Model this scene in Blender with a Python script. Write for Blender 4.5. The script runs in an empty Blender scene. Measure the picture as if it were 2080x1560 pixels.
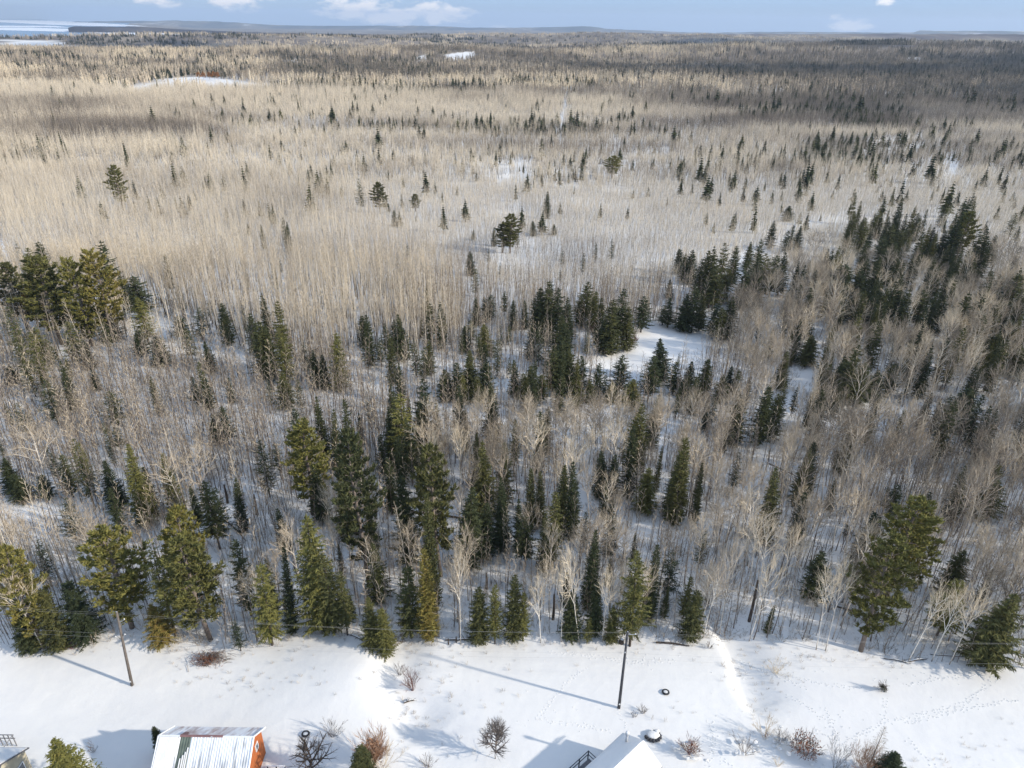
import bpy, math, random
import numpy as np
from mathutils import Matrix, Vector
rng = np.random.default_rng(7)
random.seed(7)
SC = bpy.context.scene
COL = SC.collection

# ------------------------------------------------------------------ camera, sky, sun
F = 1442.0; HOR = 45.0
P = math.atan((780-HOR)/F); ROLL = math.radians(0.75); CH = 65.0
cam_d = bpy.data.cameras.new('camera'); cam = bpy.data.objects.new('camera', cam_d); COL.objects.link(cam)
cam_d.sensor_width = 36.0; cam_d.lens = F/2080*36.0
cam_d.clip_start = 0.5; cam_d.clip_end = 60000
cam.matrix_world = Matrix.Translation((0, 0, CH)) @ Matrix.Rotation(math.pi/2-P, 4, 'X') @ Matrix.Rotation(ROLL, 4, 'Z')
SC.camera = cam
SUN_EL = math.radians(26); SUN_AZ = math.radians(-17.5)          # azimuth from +x, the sun stands right and a little behind
sd = Vector((math.cos(SUN_EL)*math.cos(SUN_AZ), math.cos(SUN_EL)*math.sin(SUN_AZ), math.sin(SUN_EL)))
sl = bpy.data.lights.new('sun', 'SUN'); sl.energy = 4.0; sl.angle = math.radians(1.3); sl.color = (1.0, 0.92, 0.80)
so = bpy.data.objects.new('sun', sl); COL.objects.link(so); so.location = (0, 0, 300)
so.rotation_euler = (-sd).to_track_quat('-Z', 'Y').to_euler()

W = bpy.data.worlds.new('World'); SC.world = W; W.use_nodes = True
SC.view_settings.view_transform = 'Standard'; SC.view_settings.look = 'None'
SC.view_settings.exposure = 0.30; SC.view_settings.gamma = 1.0; SC.view_settings.use_curve_mapping = False
SKY_STRENGTH = 0.15
SC.cycles.max_bounces = 5; SC.cycles.diffuse_bounces = 3; SC.cycles.glossy_bounces = 2
SC.cycles.volume_bounces = 0; SC.cycles.caustics_reflective = False; SC.cycles.caustics_refractive = False

cR, sR, cP, sP = math.cos(ROLL), math.sin(ROLL), math.cos(P), math.sin(P)
def ray(x, y):
    u = (x-1040)/F; v = (780-y)/F
    u2 = cR*u-sR*v; v2 = sR*u+cR*v
    return (u2, cP+v2*sP, -sP+v2*cP)
def proj(X, Y, Z):
    Z = Z-CH
    fw = Y*cP-Z*sP; up = Y*sP+Z*cP
    fw = np.maximum(fw, 1e-3)
    u2 = X/fw; v2 = up/fw
    u = cR*u2+sR*v2; v = -sR*u2+cR*v2
    return 1040+u*F, 780-v*F

def world_nodes():
    nt = W.node_tree; nt.nodes.clear(); L = nt.links.new
    N = nt.nodes.new
    sky = N('ShaderNodeTexSky'); sky.sky_type = 'NISHITA'; sky.sun_disc = False
    sky.sun_elevation = SUN_EL
    sky.sun_rotation = math.atan2(sd.x, sd.y)
    sky.altitude = 300; sky.air_density = 1.0; sky.dust_density = 0.25; sky.ozone_density = 2.2
    tc = N('ShaderNodeTexCoord'); sep = N('ShaderNodeSeparateXYZ'); L(tc.outputs['Generated'], sep.inputs[0])
    def m(op, a, b=None, clamp=False):
        n = N('ShaderNodeMath'); n.operation = op; n.use_clamp = clamp
        for i, v in enumerate((a, b)):
            if v is None: continue
            if isinstance(v, (int, float)): n.inputs[i].default_value = v
            else: L(v, n.inputs[i])
        return n.outputs[0]
    ysafe = m('MAXIMUM', sep.outputs[1], 0.05)
    az = m('DIVIDE', sep.outputs[0], ysafe); el = m('DIVIDE', sep.outputs[2], ysafe)
    noise = N('ShaderNodeTexNoise'); noise.inputs['Scale'].default_value = 34; noise.inputs['Detail'].default_value = 7
    noise.inputs['Roughness'].default_value = 0.62
    mp = N('ShaderNodeMapping'); mp.inputs['Scale'].default_value = (1, 1, 2.6)
    L(tc.outputs['Generated'], mp.inputs[0]); L(mp.outputs[0], noise.inputs['Vector'])
    total = None
    for (px, py, w, h, s) in [(318, -2, 40, 13, .8), (480, 2, 62, 15, .95), (720, 16, 62, 19, 1), (745, -6, 80, 16, .9), (800, 38, 60, 12, .9), (868, 32, 84, 15, 1),
                              (905, 20, 52, 12, .95), (1735, 51, 38, 11, .95), (1706, 36, 20, 7, .6), (1796, 5, 22, 8, .8), (1000, 54, 34, 4, .6), (600, 8, 18, 8, .35)]:
        r = ray(px, py); a0 = r[0]/r[1]; e0 = r[2]/r[1]
        ww = w/F*1.12; hh = h/F*1.1
        q = m('ADD', m('POWER', m('DIVIDE', m('SUBTRACT', az, a0), ww), 2.0), m('POWER', m('DIVIDE', m('SUBTRACT', el, e0), hh), 2.0))
        k = m('MULTIPLY', m('SUBTRACT', 1.0, m('MULTIPLY', q, .6), True), s)
        total = k if total is None else m('MAXIMUM', total, k)
    # unseen clouds above the picture, cover raised to turn the blue ambient light neutral
    n2 = N('ShaderNodeTexNoise'); n2.inputs['Scale'].default_value = 3.2; n2.inputs['Detail'].default_value = 8
    mp2 = N('ShaderNodeMapping'); mp2.inputs['Scale'].default_value = (1, 1, 2.4); L(tc.outputs['Generated'], mp2.inputs[0]); L(mp2.outputs[0], n2.inputs['Vector'])
    hi = m('MULTIPLY', m('MULTIPLY', m('SUBTRACT', n2.outputs[0], 0.45, True), 5.0, True), m('MULTIPLY', m('SUBTRACT', sep.outputs[2], 0.10, True), 8.0, True))
    cm = m('MULTIPLY', m('SUBTRACT', m('ADD', m('MULTIPLY', total, .85), m('MULTIPLY', m('SUBTRACT', noise.outputs[0], .5), 2.6)), 0.36, True), 2.3, True)
    cm = m('MULTIPLY', cm, m('MULTIPLY', total, 3.5, True))
    cm = m('MAXIMUM', cm, m('MULTIPLY', hi, 0.8))
    cm = m('MULTIPLY', cm, 0.9)
    mix = N('ShaderNodeMix'); mix.data_type = 'RGBA'
    # pale air: the blue of the low sky as a thin veil over the Nishita sky
    veil = N('ShaderNodeMix'); veil.data_type = 'RGBA'; veil.inputs[0].default_value = 0.80
    L(sky.outputs[0], veil.inputs[6]); veil.inputs[7].default_value = (1.65, 2.95, 5.15, 1)
    L(cm, mix.inputs[0]); L(veil.outputs[2], mix.inputs[6]); mix.inputs[7].default_value = (7.4, 7.1, 7.1, 1)
    bg = N('ShaderNodeBackground'); bg.inputs[1].default_value = SKY_STRENGTH
    L(mix.outputs[2], bg.inputs[0])
    out = N('ShaderNodeOutputWorld'); L(bg.outputs[0], out.inputs[0])
world_nodes()

# ------------------------------------------------------------------ helpers
def hash2(ix, iy, s):
    n = (ix.astype(np.int64)*374761393 + iy.astype(np.int64)*668265263 + s*974634777) & 0xffffffff
    n = ((n ^ (n >> 13))*1274126177) & 0xffffffff
    return ((n ^ (n >> 16)) & 0xffff)/65535.0
def vnoise(x, y, s=0):
    ix = np.floor(x); iy = np.floor(y); fx = x-ix; fy = y-iy
    fx = fx*fx*(3-2*fx); fy = fy*fy*(3-2*fy)
    a = hash2(ix, iy, s); b = hash2(ix+1, iy, s); c = hash2(ix, iy+1, s); d = hash2(ix+1, iy+1, s)
    return (a*(1-fx)+b*fx)*(1-fy)+(c*(1-fx)+d*fx)*fy
def fbm(x, y, s=0, o=4):
    t = 0; a = 0.5; q = 0
    for i in range(o):
        t = t+a*vnoise(x, y, s+i*17); q += a; x = x*2.03+13.1; y = y*2.03+7.7; a *= .5
    return t/q
def sstep(a, b, x):
    t = np.clip((x-a)/(b-a), 0, 1); return t*t*(3-2*t)
def segdist(X, Y, pts):
    """distance to a polyline, with the signed side (positive = right of travel)"""
    best = np.full(np.shape(X), 1e9); side = np.zeros(np.shape(X)); along = np.zeros(np.shape(X)); acc = 0
    for (ax, ay), (bx, by) in zip(pts[:-1], pts[1:]):
        dx, dy = bx-ax, by-ay; L2 = dx*dx+dy*dy; L = math.sqrt(L2)
        t = np.clip(((X-ax)*dx+(Y-ay)*dy)/L2, 0, 1)
        d = np.hypot(X-ax-t*dx, Y-ay-t*dy)
        m = d < best
        best = np.where(m, d, best); side = np.where(m, ((X-ax)*dy-(Y-ay)*dx)/L, side); along = np.where(m, acc+t*L, along); acc += L
    return best, side, along/acc
def inpoly(X, Y, poly):
    X = np.asarray(X, float); Y = np.asarray(Y, float); c = np.zeros(X.shape, bool); n = len(poly)
    for i in range(n):
        x1, y1 = poly[i]; x2, y2 = poly[(i+1) % n]
        if y1 == y2: continue
        m = ((y1 > Y) != (y2 > Y)) & (X < (x2-x1)*(Y-y1)/(y2-y1)+x1)
        c ^= m
    return c
def g0(x, y, z=0.0):
    r = ray(x, y); t = (z-CH)/r[2]; return (r[0]*t, r[1]*t)
GL = [g0(*p) for p in [(828, 1262), (806, 1300), (806, 1345), (800, 1392), (828, 1432), (856, 1462), (880, 1492), (884, 1512)]]
GR = [g0(*p) for p in [(1420, 1180), (1470, 1290), (1497, 1345), (1508, 1390), (1530, 1432), (1556, 1470)]]
MC = g0(735, 1362)
LAKE = [g0(*p) for p in [(-900, 72), (-300, 84), (0, 80.5), (110, 79), (200, 78.5), (330, 78), (430, 75.5), (520, 72.5), (640, 71)]]
def lake_mask(X, Y):
    # everything beyond the shoreline polyline and left of the peninsula's root
    a = np.arctan2(X, Y); d = np.hypot(X, Y)
    sa = np.array([math.atan2(p[0], p[1]) for p in LAKE]); sdist = np.array([math.hypot(*p) for p in LAKE])
    lim = np.interp(a, sa, sdist)
    right = sstep(-0.385, -0.43, a)
    return sstep(lim-60, lim+60, d)*right
def ground_z(X, Y):
    X = np.asarray(X, float); Y = np.asarray(Y, float)
    d = np.hypot(X, Y)
    z = (fbm(X/60+3, Y/60, 1)-.5)*2.6*sstep(70, 160, d)
    z = z+(fbm(X/9, Y/9, 5)-.5)*0.28*sstep(40, 60, d)
    z = z+(fbm(X/900+9, Y/900, 9)-.5)*95*sstep(700, 2500, d)*(0.35+0.65*sstep(-1500, 500, X))
    # low wooded ridges that run across the view
    z = z+20*np.exp(-((Y-1650-0.12*X-150*np.sin(X/420))/190)**2)+26*np.exp(-((Y-2450-160*np.sin(X/600+2))/240)**2)+22*np.exp(-((Y-3500-200*np.sin(X/900))/300)**2)-10*sstep(1000, 1900, d)-8*sstep(2000, 3000, d)
    z = z+30*np.exp(-((X-1350)/620)**2-((Y-2750)/420)**2)
    z = z-46*sstep(3800, 9000, d)
    dl, sl_, al = segdist(X, Y, GL)
    # the gully: undercut on the west bank, open to the east
    z = z-.9*np.exp(-(np.maximum(dl-0.35, 0)/np.where(sl_ > 0, 2.2, 2.8))**2)*sstep(0.0, .12, al)*(1-0.8*sstep(.75, 1, al))*(Y < 90)
    dm = ((X-MC[0])/np.where(X < MC[0], 9.0, 6.5))**2+((Y-MC[1])/6.5)**2
    z = z+1.2*np.exp(-dm)
    dr, sr_, ar = segdist(X, Y, GR)
    east = np.where(sr_ < 0, 1, 0)          # travel runs toward the camera: negative side = east
    z = z-.75*np.where(east > 0, 1.15*np.exp(-(np.maximum(dr-0.6, 0)/3.0)**2), 1.15*np.exp(-(dr/0.8)**2))*sstep(.02, .15, ar)*(1-sstep(.8, 1, ar))*(Y < 90)
    z = z-0.9*np.exp(-((X-g0(300, 1420)[0])/14)**2-((Y-g0(300, 1420)[1])/5)**2)*0.6
    lm = lake_mask(X, Y)
    z = z*(1-lm)+(-22)*lm
    return z
def G(px, py, dz=0.0):
    z = 0.0
    for _ in range(5):
        x, y = g0(px, py, z+dz); z = float(ground_z(x, y))
    return x, y, z

def link(o, parent=None):
    COL.objects.link(o)
    if parent is not None: o.parent = parent
    return o
class MB:
    """collects geometry, then links it as one mesh object"""
    def __init__(s): s.v = []; s.f = []
    def add(s, v, f):
        n = len(s.v); s.v.extend(v); s.f.extend([tuple(i+n for i in q) for q in f])
    def box(s, c, d, rz=0.0, M=None):
        x, y, z = d[0]/2, d[1]/2, d[2]/2
        v = [Vector((i*x, j*y, k*z)) for k in (-1, 1) for j in (-1, 1) for i in (-1, 1)]
        R = Matrix.Rotation(rz, 3, 'Z') if M is None else M
        v = [tuple(R @ q+Vector(c)) for q in v]
        s.add(v, [(0, 2, 3, 1), (4, 5, 7, 6), (0, 1, 5, 4), (2, 6, 7, 3), (0, 4, 6, 2), (1, 3, 7, 5)])
    def slab(s, quad, t):
        """a plate of thickness t under a quad"""
        q = [Vector(p) for p in quad]; n = (q[1]-q[0]).cross(q[2]-q[0]).normalized()
        v = [tuple(p) for p in q]+[tuple(p-n*t) for p in q]
        k = len(q)
        s.add(v, [tuple(range(k)), tuple(reversed(range(k, 2*k)))]+[(i, i+k, (i+1) % k+k, (i+1) % k) for i in range(k)])
    def tube(s, pts, rad, n=4, cap=True):
        pts = [Vector(p) for p in pts]; rings = []; k = len(pts); v = []
        for i, p in enumerate(pts):
            t = (pts[min(i+1, k-1)]-pts[max(i-1, 0)])
            t = t.normalized() if t.length > 1e-9 else Vector((0, 0, 1))
            a = t.cross(Vector((0, 0, 1)) if abs(t.z) < .9 else Vector((1, 0, 0))).normalized(); b = t.cross(a)
            r = rad[i] if hasattr(rad, '__len__') else rad
            for j in range(n):
                w = 2*math.pi*j/n
                v.append(tuple(p+(a*math.cos(w)+b*math.sin(w))*r))
        f = [(i*n+j, i*n+(j+1) % n, (i+1)*n+(j+1) % n, (i+1)*n+j) for i in range(k-1) for j in range(n)]
        if cap: f += [tuple(range((k-1)*n, k*n)), tuple(reversed(range(n)))]
        s.add(v, f)
    def mesh(s, name, mat, smooth=False):
        m = bpy.data.meshes.new(name); m.from_pydata(s.v, [], s.f); m.update()
        if mat is not None:
            for q in (mat if isinstance(mat, (list, tuple)) else [mat]): m.materials.append(q)
        if smooth: m.polygons.foreach_set('use_smooth', [True]*len(m.polygons))
        return m
    def build(s, name, mat, parent=None, smooth=False):
        return link(bpy.data.objects.new(name, s.mesh(name, mat, smooth)), parent)
def tag(o, label=None, cat=None, group=None, kind=None):
    if label: o['label'] = label
    if cat: o['category'] = cat
    if group: o['group'] = group
    if kind: o['kind'] = kind
    return o
def empty(name, loc, rz=0.0):
    o = bpy.data.objects.new(name, None); o.location = loc; o.rotation_euler = (0, 0, rz); o.empty_display_size = .3
    return link(o)

# ------------------------------------------------------------------ materials
def newmat(name, rough=.9, spec=.2):
    m = bpy.data.materials.new(name); m.use_nodes = True; nt = m.node_tree
    b = nt.nodes['Principled BSDF']; b.inputs['Roughness'].default_value = rough; b.inputs['Specular IOR Level'].default_value = spec
    return m, nt, b
def ramp(nt, fac, stops):
    r = nt.nodes.new('ShaderNodeValToRGB'); e = r.color_ramp.elements
    e[0].position, e[0].color = stops[0][0], (*stops[0][1], 1); e[1].position, e[1].color = stops[-1][0], (*stops[-1][1], 1)
    for p, c in stops[1:-1]:
        q = e.new(p); q.color = (*c, 1)
    nt.links.new(fac, r.inputs[0]); return r.outputs[0]
def noise(nt, scale, detail=4, vec='Object', rough=.55):
    t = nt.nodes.new('ShaderNodeTexCoord'); n = nt.nodes.new('ShaderNodeTexNoise')
    n.inputs['Scale'].default_value = scale; n.inputs['Detail'].default_value = detail; n.inputs['Roughness'].default_value = rough
    nt.links.new(t.outputs[vec], n.inputs['Vector']); return n.outputs[0]
def mth(nt, op, a, b=None, c=None, clamp=False):
    n = nt.nodes.new('ShaderNodeMath'); n.operation = op; n.use_clamp = clamp
    for i, v in enumerate((a, b, c)):
        if v is None: continue
        if isinstance(v, (int, float)): n.inputs[i].default_value = v
        else: nt.links.new(v, n.inputs[i])
    return n.outputs[0]
def simple(name, c, rough=.9, spec=.2, var=.25, scale=3.0):
    m, nt, b = newmat(name, rough, spec)
    n = noise(nt, scale, 5)
    nt.links.new(ramp(nt, n, [(.25, tuple(x*(1-var) for x in c)), (.75, tuple(min(1, x*(1+var)) for x in c))]), b.inputs['Base Color'])
    return m
def tinted(name, stops, var=.25, rough=.92, nscale=1.2, namp=.25):
    """colour by the tree's own 'tint' value, with a random share per tree and a fine noise"""
    m, nt, b = newmat(name, rough, .15)
    a = nt.nodes.new('ShaderNodeAttribute'); a.attribute_type = 'INSTANCER'; a.attribute_name = 'tint'
    oi = nt.nodes.new('ShaderNodeObjectInfo')
    r = mth(nt, 'MULTIPLY', mth(nt, 'SUBTRACT', oi.outputs['Random'], .5), var)
    n = mth(nt, 'MULTIPLY', mth(nt, 'SUBTRACT', noise(nt, nscale, 3), .5), namp)
    f = mth(nt, 'ADD', mth(nt, 'ADD', a.outputs['Fac'], r), n, clamp=True)
    nt.links.new(ramp(nt, f, stops), b.inputs['Base Color'])
    return m
M_NEEDLE = tinted('needles', [(0, (.036, .048, .026)), (.25, (.060, .070, .032)), (.5, (.108, .106, .040)), (.7, (.18, .172, .050)), (.86, (.23, .185, .05)), (1, (.20, .12, .045))], .28, namp=.55)
M_TWIG = tinted('bare_twigs', [(0, (.72, .605, .435)), (.35, (.54, .45, .335)), (.7, (.30, .25, .19)), (1, (.175, .15, .115))], .55)
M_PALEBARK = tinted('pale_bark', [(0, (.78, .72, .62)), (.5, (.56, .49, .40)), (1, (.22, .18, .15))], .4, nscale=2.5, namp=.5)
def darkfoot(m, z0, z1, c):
    "bark colour is dark low on the stem and turns pale higher up"
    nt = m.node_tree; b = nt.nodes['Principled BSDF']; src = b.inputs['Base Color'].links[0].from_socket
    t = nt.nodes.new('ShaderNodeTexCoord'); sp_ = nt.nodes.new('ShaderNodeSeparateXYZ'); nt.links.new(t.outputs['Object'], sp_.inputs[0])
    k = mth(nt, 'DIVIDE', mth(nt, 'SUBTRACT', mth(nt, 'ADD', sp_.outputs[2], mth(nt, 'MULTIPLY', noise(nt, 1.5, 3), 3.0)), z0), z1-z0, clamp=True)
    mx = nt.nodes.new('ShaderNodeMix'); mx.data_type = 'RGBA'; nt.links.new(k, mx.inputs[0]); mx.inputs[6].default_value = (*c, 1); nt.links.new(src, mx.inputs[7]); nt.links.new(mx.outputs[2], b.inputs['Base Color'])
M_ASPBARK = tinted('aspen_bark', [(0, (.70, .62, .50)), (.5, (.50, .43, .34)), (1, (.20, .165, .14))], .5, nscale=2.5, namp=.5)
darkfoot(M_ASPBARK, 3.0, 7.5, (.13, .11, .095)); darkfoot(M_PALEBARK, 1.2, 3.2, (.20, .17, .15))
M_BARK = simple('dark_bark', (.075, .058, .046), var=.4, scale=6)
M_GREYBARK = simple('grey_bark', (.19, .155, .13), var=.35, scale=4)

def snow_mat(name, fine=True):
    m, nt, b = newmat(name, .75, .25)
    b.inputs['Subsurface Weight'].default_value = 0.0
    n = noise(nt, .08, 6); n2 = noise(nt, 1.3, 6)
    c = ramp(nt, mth(nt, 'ADD', mth(nt, 'MULTIPLY', n, .6), mth(nt, 'MULTIPLY', n2, .4)), [(.3, (.75, .735, .71)), (.7, (.83, .805, .75))])
    nt.links.new(c, b.inputs['Base Color'])
    bu = nt.nodes.new('ShaderNodeBump'); bu.inputs['Strength'].default_value = .55; bu.inputs['Distance'].default_value = .12
    nt.links.new(mth(nt, 'ADD', n2, mth(nt, 'MULTIPLY', noise(nt, 5, 4), .3)), bu.inputs['Height']); nt.links.new(bu.outputs[0], b.inputs['Normal'])
    return m
M_SNOW = snow_mat('snow')
def ground_mat():
    m, nt, b = newmat('snowy_ground', .8, .2)
    at = nt.nodes.new('ShaderNodeAttribute'); at.attribute_name = 'litter'
    fo = nt.nodes.new('ShaderNodeAttribute'); fo.attribute_name = 'wood'
    n = noise(nt, .06, 6); n2 = noise(nt, 1.1, 7); n3 = noise(nt, 3.2, 6, rough=.7)
    snow = ramp(nt, mth(nt, 'ADD', mth(nt, 'MULTIPLY', n, .6), mth(nt, 'MULTIPLY', n2, .4)), [(.3, (.75, .735, .71)), (.7, (.83, .805, .75))])
    lit = ramp(nt, n2, [(.3, (.12, .09, .065)), (.7, (.30, .24, .18))])
    mx = nt.nodes.new('ShaderNodeMix'); mx.data_type = 'RGBA'
    k = mth(nt, 'MULTIPLY', mth(nt, 'SUBTRACT', mth(nt, 'ADD', mth(nt, 'MULTIPLY', at.outputs['Fac'], .5), n3), .78, clamp=True), 5.5, clamp=True)
    nt.links.new(k, mx.inputs[0]); nt.links.new(snow, mx.inputs[6]); nt.links.new(lit, mx.inputs[7])
    # far off, where single trees can no longer be told apart, the sheet carries the colour of the wooded land
    nf = noise(nt, .0045, 8, rough=.65); nf2 = noise(nt, .03, 6, rough=.7)
    far = ramp(nt, mth(nt, 'ADD', mth(nt, 'MULTIPLY', nf, .65), mth(nt, 'MULTIPLY', nf2, .35)), [(.36, (.07, .065, .07)), (.48, (.17, .14, .115)), (.56, (.27, .22, .165)), (.7, (.33, .27, .20))])
    m2 = nt.nodes.new('ShaderNodeMix'); m2.data_type = 'RGBA'
    nt.links.new(fo.outputs['Fac'], m2.inputs[0]); nt.links.new(mx.outputs[2], m2.inputs[6]); nt.links.new(far, m2.inputs[7])
    nt.links.new(m2.outputs[2], b.inputs['Base Color'])
    bu = nt.nodes.new('ShaderNodeBump'); bu.inputs['Strength'].default_value = .32; bu.inputs['Distance'].default_value = .14
    nt.links.new(mth(nt, 'ADD', mth(nt, 'MULTIPLY', n2, .8), mth(nt, 'MULTIPLY', noise(nt, .35, 4), 1.2)), bu.inputs['Height']); nt.links.new(bu.outputs[0], b.inputs['Normal'])
    return m

# ------------------------------------------------------------------ zones of the wood, drawn on the map of the place
# (outlines are traced on the photograph and laid down on the ground)
def gp(pts): return [g0(*p) for p in pts]
EDGE = [(-400, 1335), (0, 1322), (150, 1318), (260, 1300), (380, 1312), (440, 1322), (520, 1316), (640, 1292), (720, 1296), (790, 1318), (850, 1296), (960, 1302), (1100, 1300),
        (1240, 1302), (1400, 1304), (1500, 1300), (1600, 1306), (1700, 1318), (1800, 1336), (1900, 1348), (2080, 1362), (2500, 1390)]
EX = np.array([e[0] for e in EDGE]); EY = np.array([e[1] for e in EDGE])
CLEAR = [(1185, 748), (1215, 724), (1262, 706), (1296, 690), (1300, 672), (1330, 660), (1424, 662), (1444, 690), (1430, 728), (1408, 764), (1350, 794), (1280, 798), (1215, 780)]
def pdist(px, py, pts):
    d, _, _ = segdist(px, py*1.0, pts); return d
# (polyline, half width in pixels, remaining share of trees)
GAPS = [([(1425, 668), (1470, 640), (1502, 604), (1505, 560), (1512, 525)], 11, .02),
        ([(1512, 525), (1560, 508), (1590, 505), (1603, 485), (1650, 458), (1700, 450), (1722, 446)], 8, .42),
        ([(1152, 190), (1146, 225), (1135, 272)], 4.2, .05),
        ([(1015, 345), (1040, 338), (1075, 336)], 9, .15), ([(985, 330), (1030, 345)], 4, .3),
        ([(1128, 352), (1175, 352)], 4, .3), ([(1225, 362), (1300, 364)], 3, .35), ([(1760, 342), (1930, 338)], 3, .3), ([(1925, 325), (1938, 338)], 8, .1), ([(1750, 295), (1870, 282)], 6, .3),
        ([(1760, 448), (1940, 448)], 4, .15), ([(1920, 495), (1935, 520)], 9, .2),
        ([(180, 402), (225, 412)], 4, .3), ([(1680, 94), (1770, 95), (1865, 94)], 5, .5), ([(1975, 96), (2036, 98)], 4, .6),
        ([(0, 500), (40, 540), (60, 560)], 14, .3), ([(205, 590), (232, 632)], 12, .15),
        ([(290, 655), (350, 680), (420, 700), (500, 735), (560, 755)], 24, .22), ([(180, 725), (300, 712), (420, 722)], 13, .3), ([(90, 648), (150, 645)], 12, .3),
        ([(715, 745), (790, 752), (850, 758), (900, 745), (950, 735)], 17, .22), ([(735, 770), (790, 800), (800, 850)], 14, .3),
        ([(1030, 780), (1000, 800)], 12, .2), ([(1100, 700), (1180, 690)], 10, .4),
        ([(1640, 735), (1618, 800), (1595, 880), (1560, 955), (1530, 1000), (1470, 1050), (1400, 1080)], 22, .30),
        ([(1660, 1010), (1670, 1080), (1690, 1150)], 24, .25), ([(1870, 830), (1990, 870), (2080, 880)], 16, .3), ([(1760, 975), (1900, 985), (2060, 1000)], 16, .35),
        ([(935, 1020), (925, 1080), (905, 1120)], 20, .12), ([(1190, 960), (1180, 1040), (1200, 1080)], 20, .25), ([(790, 960), (800, 985)], 16, .2), ([(1130, 930), (1190, 925)], 12, .3),
        ([(0, 1060), (60, 1055), (110, 1040)], 26, .2), ([(440, 1040), (470, 1100), (460, 1180), (520, 1240)], 28, .3), ([(0, 1020), (80, 1090)], 20, .4),
        ([(1050, 1090), (1150, 1110), (1350, 1100)], 20, .45), ([(1540, 1240), (1700, 1260), (1830, 1250)], 18, .5), ([(1360, 870), (1340, 930), (1345, 1000)], 16, .3)]
def treepx(py, h=8.0):
    dep = np.maximum(P-np.arctan((780-py)/F), .004); return h*F*np.sin(dep)/CH*.95
def gap_share(px, py):
    py = np.asarray(py, float); k = gap_share0(px, py)
    return np.where(py < 430, np.minimum(k, gap_share0(px, py-treepx(py)*.75)), k)
def gap_share0(px, py):
    k = np.ones(np.shape(px))
    for pts, w, s in GAPS:
        d = pdist(px, py, pts); k = np.minimum(k, s+(1-s)*sstep(w*.75, w*1.35, d))
    k = np.where(inpoly(px, py, CLEAR), 0.0, k)
    return k
FARM = [(245, 180), (300, 168), (345, 159), (390, 155), (425, 157), (470, 163), (520, 168), (640, 172), (640, 175), (520, 175), (470, 176), (400, 168), (335, 173), (285, 182)]
def wooded(px, py):
    py = np.asarray(py, float); k = wooded0(px, py)
    return np.where(py < 430, k & wooded0(px, py-treepx(py)*.8), k)
def wooded0(px, py):
    e = np.interp(px, EX, EY)
    far_open = inpoly(px, py, FARM) | inpoly(px, py, [(902, 112), (930, 107), (965, 104), (960, 112), (930, 117), (905, 118)]) | inpoly(px, py, [(0, 81), (120, 82), (140, 90), (110, 93), (0, 93)]) \
        | inpoly(px, py, [(585, 117), (605, 119), (625, 124), (600, 124)]) | inpoly(px, py, [(845, 113), (870, 112), (868, 119), (850, 120)])\
        | inpoly(px, py, [(1850, 116), (1875, 115), (1870, 122), (1852, 121)]) 
    return (py < e) & ~far_open

# ------------------------------------------------------------------ the ground, one sheet out to the horizon
def axis(parts):
    a = []
    for s, e, n in parts: a += list(np.linspace(s, e, n, endpoint=False))
    return np.array(a+[parts[-1][1]])
ya = np.concatenate([[-300, -60, 10, 25], np.arange(32, 66, .3), np.arange(66, 110, .6), np.geomspace(110, 13000, 330)])
xa_p = np.concatenate([np.arange(0, 62, .3), np.geomspace(62, 11500, 130)])
xa = np.concatenate([-xa_p[:0:-1], xa_p])
XX, YY = np.meshgrid(xa, ya)
ZZ = ground_z(XX, YY)
nx, ny = len(xa), len(ya)
vv = np.stack([XX, YY, ZZ], -1).reshape(-1, 3)
ii = (np.arange(ny-1)[:, None]*nx+np.arange(nx-1)[None, :]).ravel()
ff = np.stack([ii, ii+1, ii+nx+1, ii+nx], -1)
gm = bpy.data.meshes.new('ground'); gm.vertices.add(len(vv)); gm.vertices.foreach_set('co', vv.ravel())
gm.loops.add(ff.size); gm.loops.foreach_set('vertex_index', ff.ravel().astype(np.int32))
gm.polygons.add(len(ff)); gm.polygons.foreach_set('loop_start', np.arange(0, ff.size, 4, dtype=np.int32)); gm.polygons.foreach_set('loop_total', np.full(len(ff), 4, dtype=np.int32))
gm.update(calc_edges=True); gm.polygons.foreach_set('use_smooth', [True]*len(ff))
PX, PY = proj(vv[:, 0], vv[:, 1], vv[:, 2])
wd = wooded(PX, PY)
infront = vv[:, 1] > 30
litter = np.where(wd & infront, .42, 0.0)*np.clip(gap_share(PX, PY), .35, 1)
litter = litter+.30*np.exp(-(segdist(vv[:, 0], vv[:, 1], GL)[0]/1.6)**2)+.20*np.exp(-(segdist(vv[:, 0], vv[:, 1], GR)[0]/2.2)**2)
dd = np.hypot(vv[:, 0], vv[:, 1])
wood = sstep(500, 1300, dd)*np.where(wd | (PY < 74), 1.0, 0.0)
wood = np.where((vv[:, 1] < 30), 0, wood)
for nme, arr in (('litter', litter), ('wood', wood)):
    at = gm.attributes.new(nme, 'FLOAT', 'POINT'); at.data.foreach_set('value', arr.astype(np.float32))
gm.materials.append(ground_mat())
ground = link(bpy.data.objects.new('ground', gm)); tag(ground, 'snow covered ground running from the open field to the horizon', kind='structure')

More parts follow.
